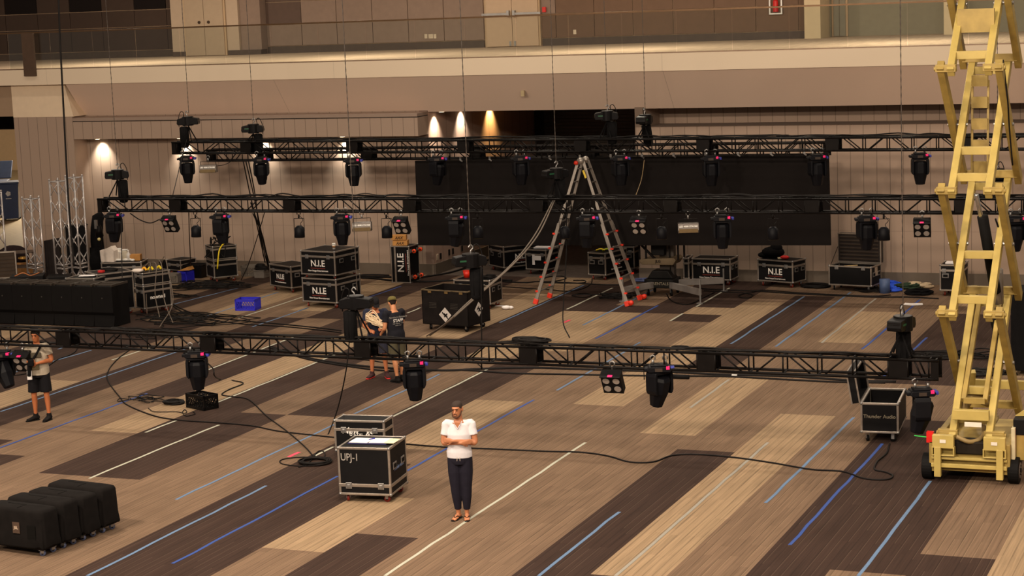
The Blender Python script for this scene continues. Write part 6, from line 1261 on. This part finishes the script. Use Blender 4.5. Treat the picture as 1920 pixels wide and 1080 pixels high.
def shoe(r, A, mat, sole, label=None):
    an, fd = Vector(A[2]), A[3]; f_ = Vector((math.sin(fd), -math.cos(fd), 0)); sd = Vector((math.cos(fd), math.sin(fd), 0)); m = MB()
    limb(m, [an-f_*.045+Vector((0,0,-.035)), an+f_*.02+Vector((0,0,-.03)), an+f_*.10+Vector((0,0,-.05)), an+f_*.175+Vector((0,0,-.06))], [(.040,.042), (.045,.044), (.050,.030), (.042,.022)], side=sd, n=14)
    limb(m, [an+Vector((0,0,-.04)), an+Vector((0,0,.03))], [(.044,.05), (.046,.052)], side=sd)
    o = remesh(m.build('shoe', mat, r, True), .007, 3); q = MB()
    limb(q, [an-f_*.06+Vector((0,0,-.082+.0)), an+f_*.05+Vector((0,0,-.082)), an+f_*.13+Vector((0,0,-.082)), an+f_*.2+Vector((0,0,-.080))], [(.038,.012), (.042,.012), (.050,.012), (.036,.012)], side=sd, n=14)
    q.build('sole', sole, o, True); return o
HD = M('hair_dark', (28, 20, 16), .8)
# --- man with folded arms
P = onZ(867, 972)
J = dict(torso=[(0,0,.96), (.005,.0,1.08), (.01,-.005,1.27), (.005,.01,1.475)], head=(-.005,-.015,1.64), hyaw=-.28, hpitch=.10,
    armR=[(-.172,.01,1.425), (-.222,-.02,1.155), (.055,-.165,1.165), (.9,-.1,.15), (0,.9,.2), .35, -1], armL=[(.185,.01,1.425), (.238,-.03,1.15), (-.07,-.185,1.205), (-.9,.12,.1), (0,1,0), .4, 1],
    legR=[(-.085,.0,.90), (-.075,-.015,.50), (-.055,.02,.085), -.35], legL=[(.09,.0,.90), (.085,-.02,.50), (.07,.005,.085), .1], toes=True)
r, HM_, SK = person('person in white v-neck T-shirt and dark sweatpants, arms folded, wearing flip-flops', (P.x, P.y, 0), .30, J, skin=(176, 114, 78), vox=.0065)
hair(r, HM_, M('cropped_hair', (44, 30, 22), .85), grow=.003)
b = MB(); b.T = HM_; vs = []; head_rings(b, -9, .0035, front=None)
b2 = MB(); b2.T = HM_
for s_ in (-1, 1): limb(b2, [(s_*.070,-.004,-.02), (s_*.064,-.036,-.062), (s_*.044,-.074,-.094), (0,-.088,-.112)], [(.007,.014), (.008,.018), (.010,.018), (.010,.016)], side=(1,0,0), n=10)
limb(b2, [(-.03,-.090,-.064), (-.0,-.099,-.056), (.03,-.090,-.064)], [.005,.0055,.005], side=(0,0,1), n=8, k=2); limb(b2, [(0,-.094,-.085), (0,-.088,-.108)], [(.018,.006), (.024,.01)], side=(1,0,0), n=8, k=2)
b2.build('beard', M('stubble_beard', (80, 50, 34), .9), r, True)
WS = fabric('white_tshirt', (208, 204, 208), .03)
cloth(r, 'tshirt', WS, lambda m: shirt(m, J, hem=-.035, sleeve=.62, g=.020), .0075)
v = MB(); v.prism([(-.05, 1.462), (.05, 1.462), (.004, 1.375)], 1, -.118, -.108); v.build('neckline_skin', SK, r)
v = MB(); limb(v, [(-.062,-.085,1.475), (-.03,-.112,1.425), (.003,-.128,1.370)], [.006]*3, n=6, k=3); limb(v, [(.068,-.085,1.475), (.036,-.112,1.425), (.003,-.128,1.370)], [.006]*3, n=6, k=3); v.build('collar', WS, r, True)
cloth(r, 'sweatpants', fabric('navy_black_cotton', (30, 28, 38), .1), lambda m: pants(m, J, upto=.93, wide=1.18, cuff=1.1), .0075)
for s_ in (-1, 1): MB().tube([(s_*.02, -.150, .955), (s_*.022, -.158, .90)], .0035, 6).build('drawstring', M('pale_cord', (190, 175, 160), .8), r)
for A in (J['legR'], J['legL']):
    an, fd = Vector(A[2]), A[3]; f_ = Vector((math.sin(fd), -math.cos(fd), 0)); sd = Vector((math.cos(fd), math.sin(fd), 0)); q = MB()
    limb(q, [an-f_*.065+Vector((0,0,-.078)), an+f_*.05+Vector((0,0,-.078)), an+f_*.13+Vector((0,0,-.078)), an+f_*.20+Vector((0,0,-.078))], [(.036,.007), (.036,.007), (.05,.007), (.034,.007)], side=sd, n=14)
    q.tube(smooth_pts([an+f_*.05+sd*.044+Vector((0,0,-.06)), an+f_*.09+sd*.03+Vector((0,0,-.026)), an+f_*.13+Vector((0,0,-.048)), an+f_*.09-sd*.03+Vector((0,0,-.026)), an+f_*.05-sd*.044+Vector((0,0,-.06))]), .006, 6)
    q.build('flip_flop', BLACKR, r, True)
# --- worker in navy T-shirt holding the rope with his mate
P = onZ(711, 708)
J = dict(torso=[(0,.0,.93), (.0,-.01,1.04), (.01,-.05,1.22), (0,-.08,1.41)], head=(.0,-.15,1.545), hyaw=.35, hpitch=.62,
    armR=[(-.185,-.07,1.37), (-.23,-.12,1.10), (-.10,-.34,1.03), (.6,-.7,-.1), (.5,.4,-.6), .8, -1], armL=[(.19,-.07,1.37), (.25,-.13,1.12), (.16,-.36,1.08), (-.3,-.9,.0), (-.6,.1,-.7), .8, 1],
    legR=[(-.10,.0,.88), (-.12,-.02,.49), (-.14,.02,.09), -.45], legL=[(.10,.0,.88), (.13,-.03,.49), (.155,.0,.09), .3])
r, HM_, SK = person('person in navy T-shirt and cap, head bowed, red-soled sneakers, holding pale rope', (P.x, P.y, 0), .35, J, skin=(176, 106, 68), vox=.009)
hair(r, HM_, HD); NV = fabric('navy_tshirt', (26, 30, 50), .1)
cloth(r, 'tshirt', NV, lambda m: shirt(m, J, hem=-.09, sleeve=.68, g=.024), .009)
cloth(r, 'shorts', fabric('dark_blue_shorts', (36, 36, 52), .1), lambda m: pants(m, J, upto=.47, wide=1.2, g=.018), .009)
m = MB(); m.T = HM_; head_rings(m, .03, .012); m.build('cap', fabric('black_cap', (26, 24, 26), .1), r, True); m = MB(); m.T = HM_; limb(m, [(0,-.08,.05), (0,-.13,.045), (0,-.165,.035)], [(.07,.006), (.066,.005), (.05,.004)], n=12); m.build('cap_brim', fabric('black_cap', (26, 24, 26), .1), r, True)
for A in (J['legR'], J['legL']): shoe(r, A, fabric('black_red_sneaker', (52, 22, 22), .3), M('red_sole', (190, 24, 24), .5))
WP = P
# --- worker in black STAFF shirt
P = onZ(747, 716)
J = dict(torso=[(0,.0,.93), (.0,-.01,1.05), (.0,-.03,1.24), (0,-.05,1.44)], head=(-.02,-.12,1.58), hyaw=-.35, hpitch=.5,
    armR=[(-.19,-.05,1.40), (-.24,-.14,1.14), (-.13,-.37,1.10), (.5,-.8,0), (.5,.3,-.6), .8, -1], armL=[(.19,-.04,1.40), (.24,-.02,1.12), (.20,-.22,.98), (-.2,-.9,-.2), (-.8,.1,-.4), .7, 1],
    legR=[(-.09,.0,.88), (-.09,-.02,.49), (-.09,.01,.09), -.2], legL=[(.09,.0,.88), (.08,.02,.49), (.06,.07,.09), .15])
RZ2 = -2.15
r, HM_, SK = person('person in black STAFF T-shirt and olive cap seen from behind, holding pale rope', (P.x, P.y, 0), RZ2, J, skin=(190, 128, 88), vox=.009)
hair(r, HM_, HD); BT = fabric('black_tshirt', (28, 28, 34), .1)
cloth(r, 'tshirt', BT, lambda m: shirt(m, J, hem=-.09, sleeve=.62, g=.024), .009)
cloth(r, 'shorts', fabric('olive_shorts', (74, 68, 48), .1), lambda m: pants(m, J, upto=.46, wide=1.22, g=.018), .009)
OC = fabric('olive_cap', (96, 86, 40), .12); m = MB(); m.T = HM_; head_rings(m, .03, .014); m.build('cap', OC, r, True); m = MB(); m.T = HM_; limb(m, [(0,-.08,.05), (0,-.13,.045), (0,-.17,.03)], [(.07,.006), (.066,.005), (.05,.004)], n=12); m.build('cap_brim', OC, r, True)
WT = M('white_print', (225, 220, 214), .6)
text_part('Northern Exposure', .052, r, (.02, .137, 1.33), (math.pi/2+.08, 0, math.pi), M('grey_print', (150, 146, 140), .7), shear=.3); text_part('STAFF', .085, r, (.02, .141, 1.26), (math.pi/2+.04, 0, math.pi), WT, bold=.002)
text_part('stage  lighting  sound', .03, r, (.02, .140, 1.205), (math.pi/2, 0, math.pi), M('grey_print', (150, 146, 140), .7)); text_part('event crew', .03, r, (.02, .139, 1.165), (math.pi/2, 0, math.pi), M('grey_print', (150, 146, 140), .7))
for A in (J['legR'], J['legL']): shoe(r, A, fabric('black_sneaker', (24, 22, 22), .1), BLACKR)
# rope between the two workers
a = onY(688, 597, P.y+.0); b_ = onY(731, 611, P.y-.1); m = MB(); rnd = random.Random(4)
for k in range(44):
    j = lambda s_: Vector((rnd.gauss(0, .015)*s_, rnd.gauss(0, .03)*s_, rnd.gauss(0, .035)*s_))
    m.tube(smooth_pts([a+j(.6)+Vector((.0,0,-.06)), a+Vector((.02,0,.03))+j(1), a.lerp(b_, .3)+Vector((0,0,.03))+j(1.5), a.lerp(b_, .65)+j(1.2)+Vector((0,0,-.03)), b_+j(.5)], 3), .009, 5)
small(m, 'rope_hank', M('pale_rope', (214, 190, 158), .9, var=.25, scale=30), 'thick hank of pale rope stretched between the two workers', 'rope', True)
# --- man in grey shirt and black shorts
P = onZ(80, 788)
J = dict(torso=[(0,.0,.96), (.0,-.0,1.07), (.0,-.015,1.26), (0,-.02,1.47)], head=(.0,-.05,1.63), hyaw=-.2, hpitch=.15,
    armR=[(-.19,-.02,1.42), (-.24,-.05,1.16), (-.12,-.26,1.17), (.7,-.4,.1), (.3,.8,0), .9, -1], armL=[(.19,-.02,1.42), (.25,-.02,1.15), (.03,-.25,1.13), (-.9,-.2,.0), (0,.9,.1), .9, 1],
    legR=[(-.11,.0,.91), (-.12,-.01,.50), (-.125,.03,.09), -.9], legL=[(.10,.0,.91), (.115,-.02,.50), (.13,-.01,.09), -.35])
r, HM_, SK = person('person in light grey T-shirt with olive pouch and black shorts, at left edge', (P.x, P.y, 0), .42, J, skin=(170, 100, 60), vox=.009)
hair(r, HM_, HD); GT = fabric('grey_tshirt', (168, 156, 138), .08)
cloth(r, 'tshirt', GT, lambda m: shirt(m, J, hem=-.08, sleeve=.62, g=.03), .009)
cloth(r, 'shorts', fabric('black_shorts', (20, 19, 22), .1), lambda m: pants(m, J, upto=.44, wide=1.25, g=.02), .009)
MB().cb((-.05, -.165, 1.07), (.2, .05, .14)).build('olive_pouch', M('olive_canvas', (104, 92, 66), .9), r, bevel=.01)
MB().cb((.0, -.155, 1.27), (.2, .03, .1)).build('chest_pouch', M('olive_dark', (70, 62, 48), .9), r, bevel=.01)
MB().tube(smooth_pts([(.1,-.1,1.45), (.02,-.17,1.3), (-.08,-.22,1.15), (-.1,-.24,1.0)]), .022, 8).build('black_strap', BLACKF, r, True)
MB().cb((-.14, -.17, .90), (.09, .012, .17)).build('paper_tag', PAPER, r)
MB().cb((-.06, -.33, 1.16), (.1, .09, .12)).tube([(-.1,-.3,1.16), (-.12,-.3,.9)], .04, 8).build('black_gloves', BLACKF, r, bevel=.02)
for A in (J['legR'], J['legL']): shoe(r, A, fabric('black_sneaker', (24, 22, 22), .1), BLACKR)
cable('floor_cable', 'thin black cable on carpet behind the man in shorts', floor_pts([(20,705),(50,700),(58,692),(52,688),(48,694),(70,698),(108,674),(125,668),(140,660),(146,650),(150,640)]), .012)
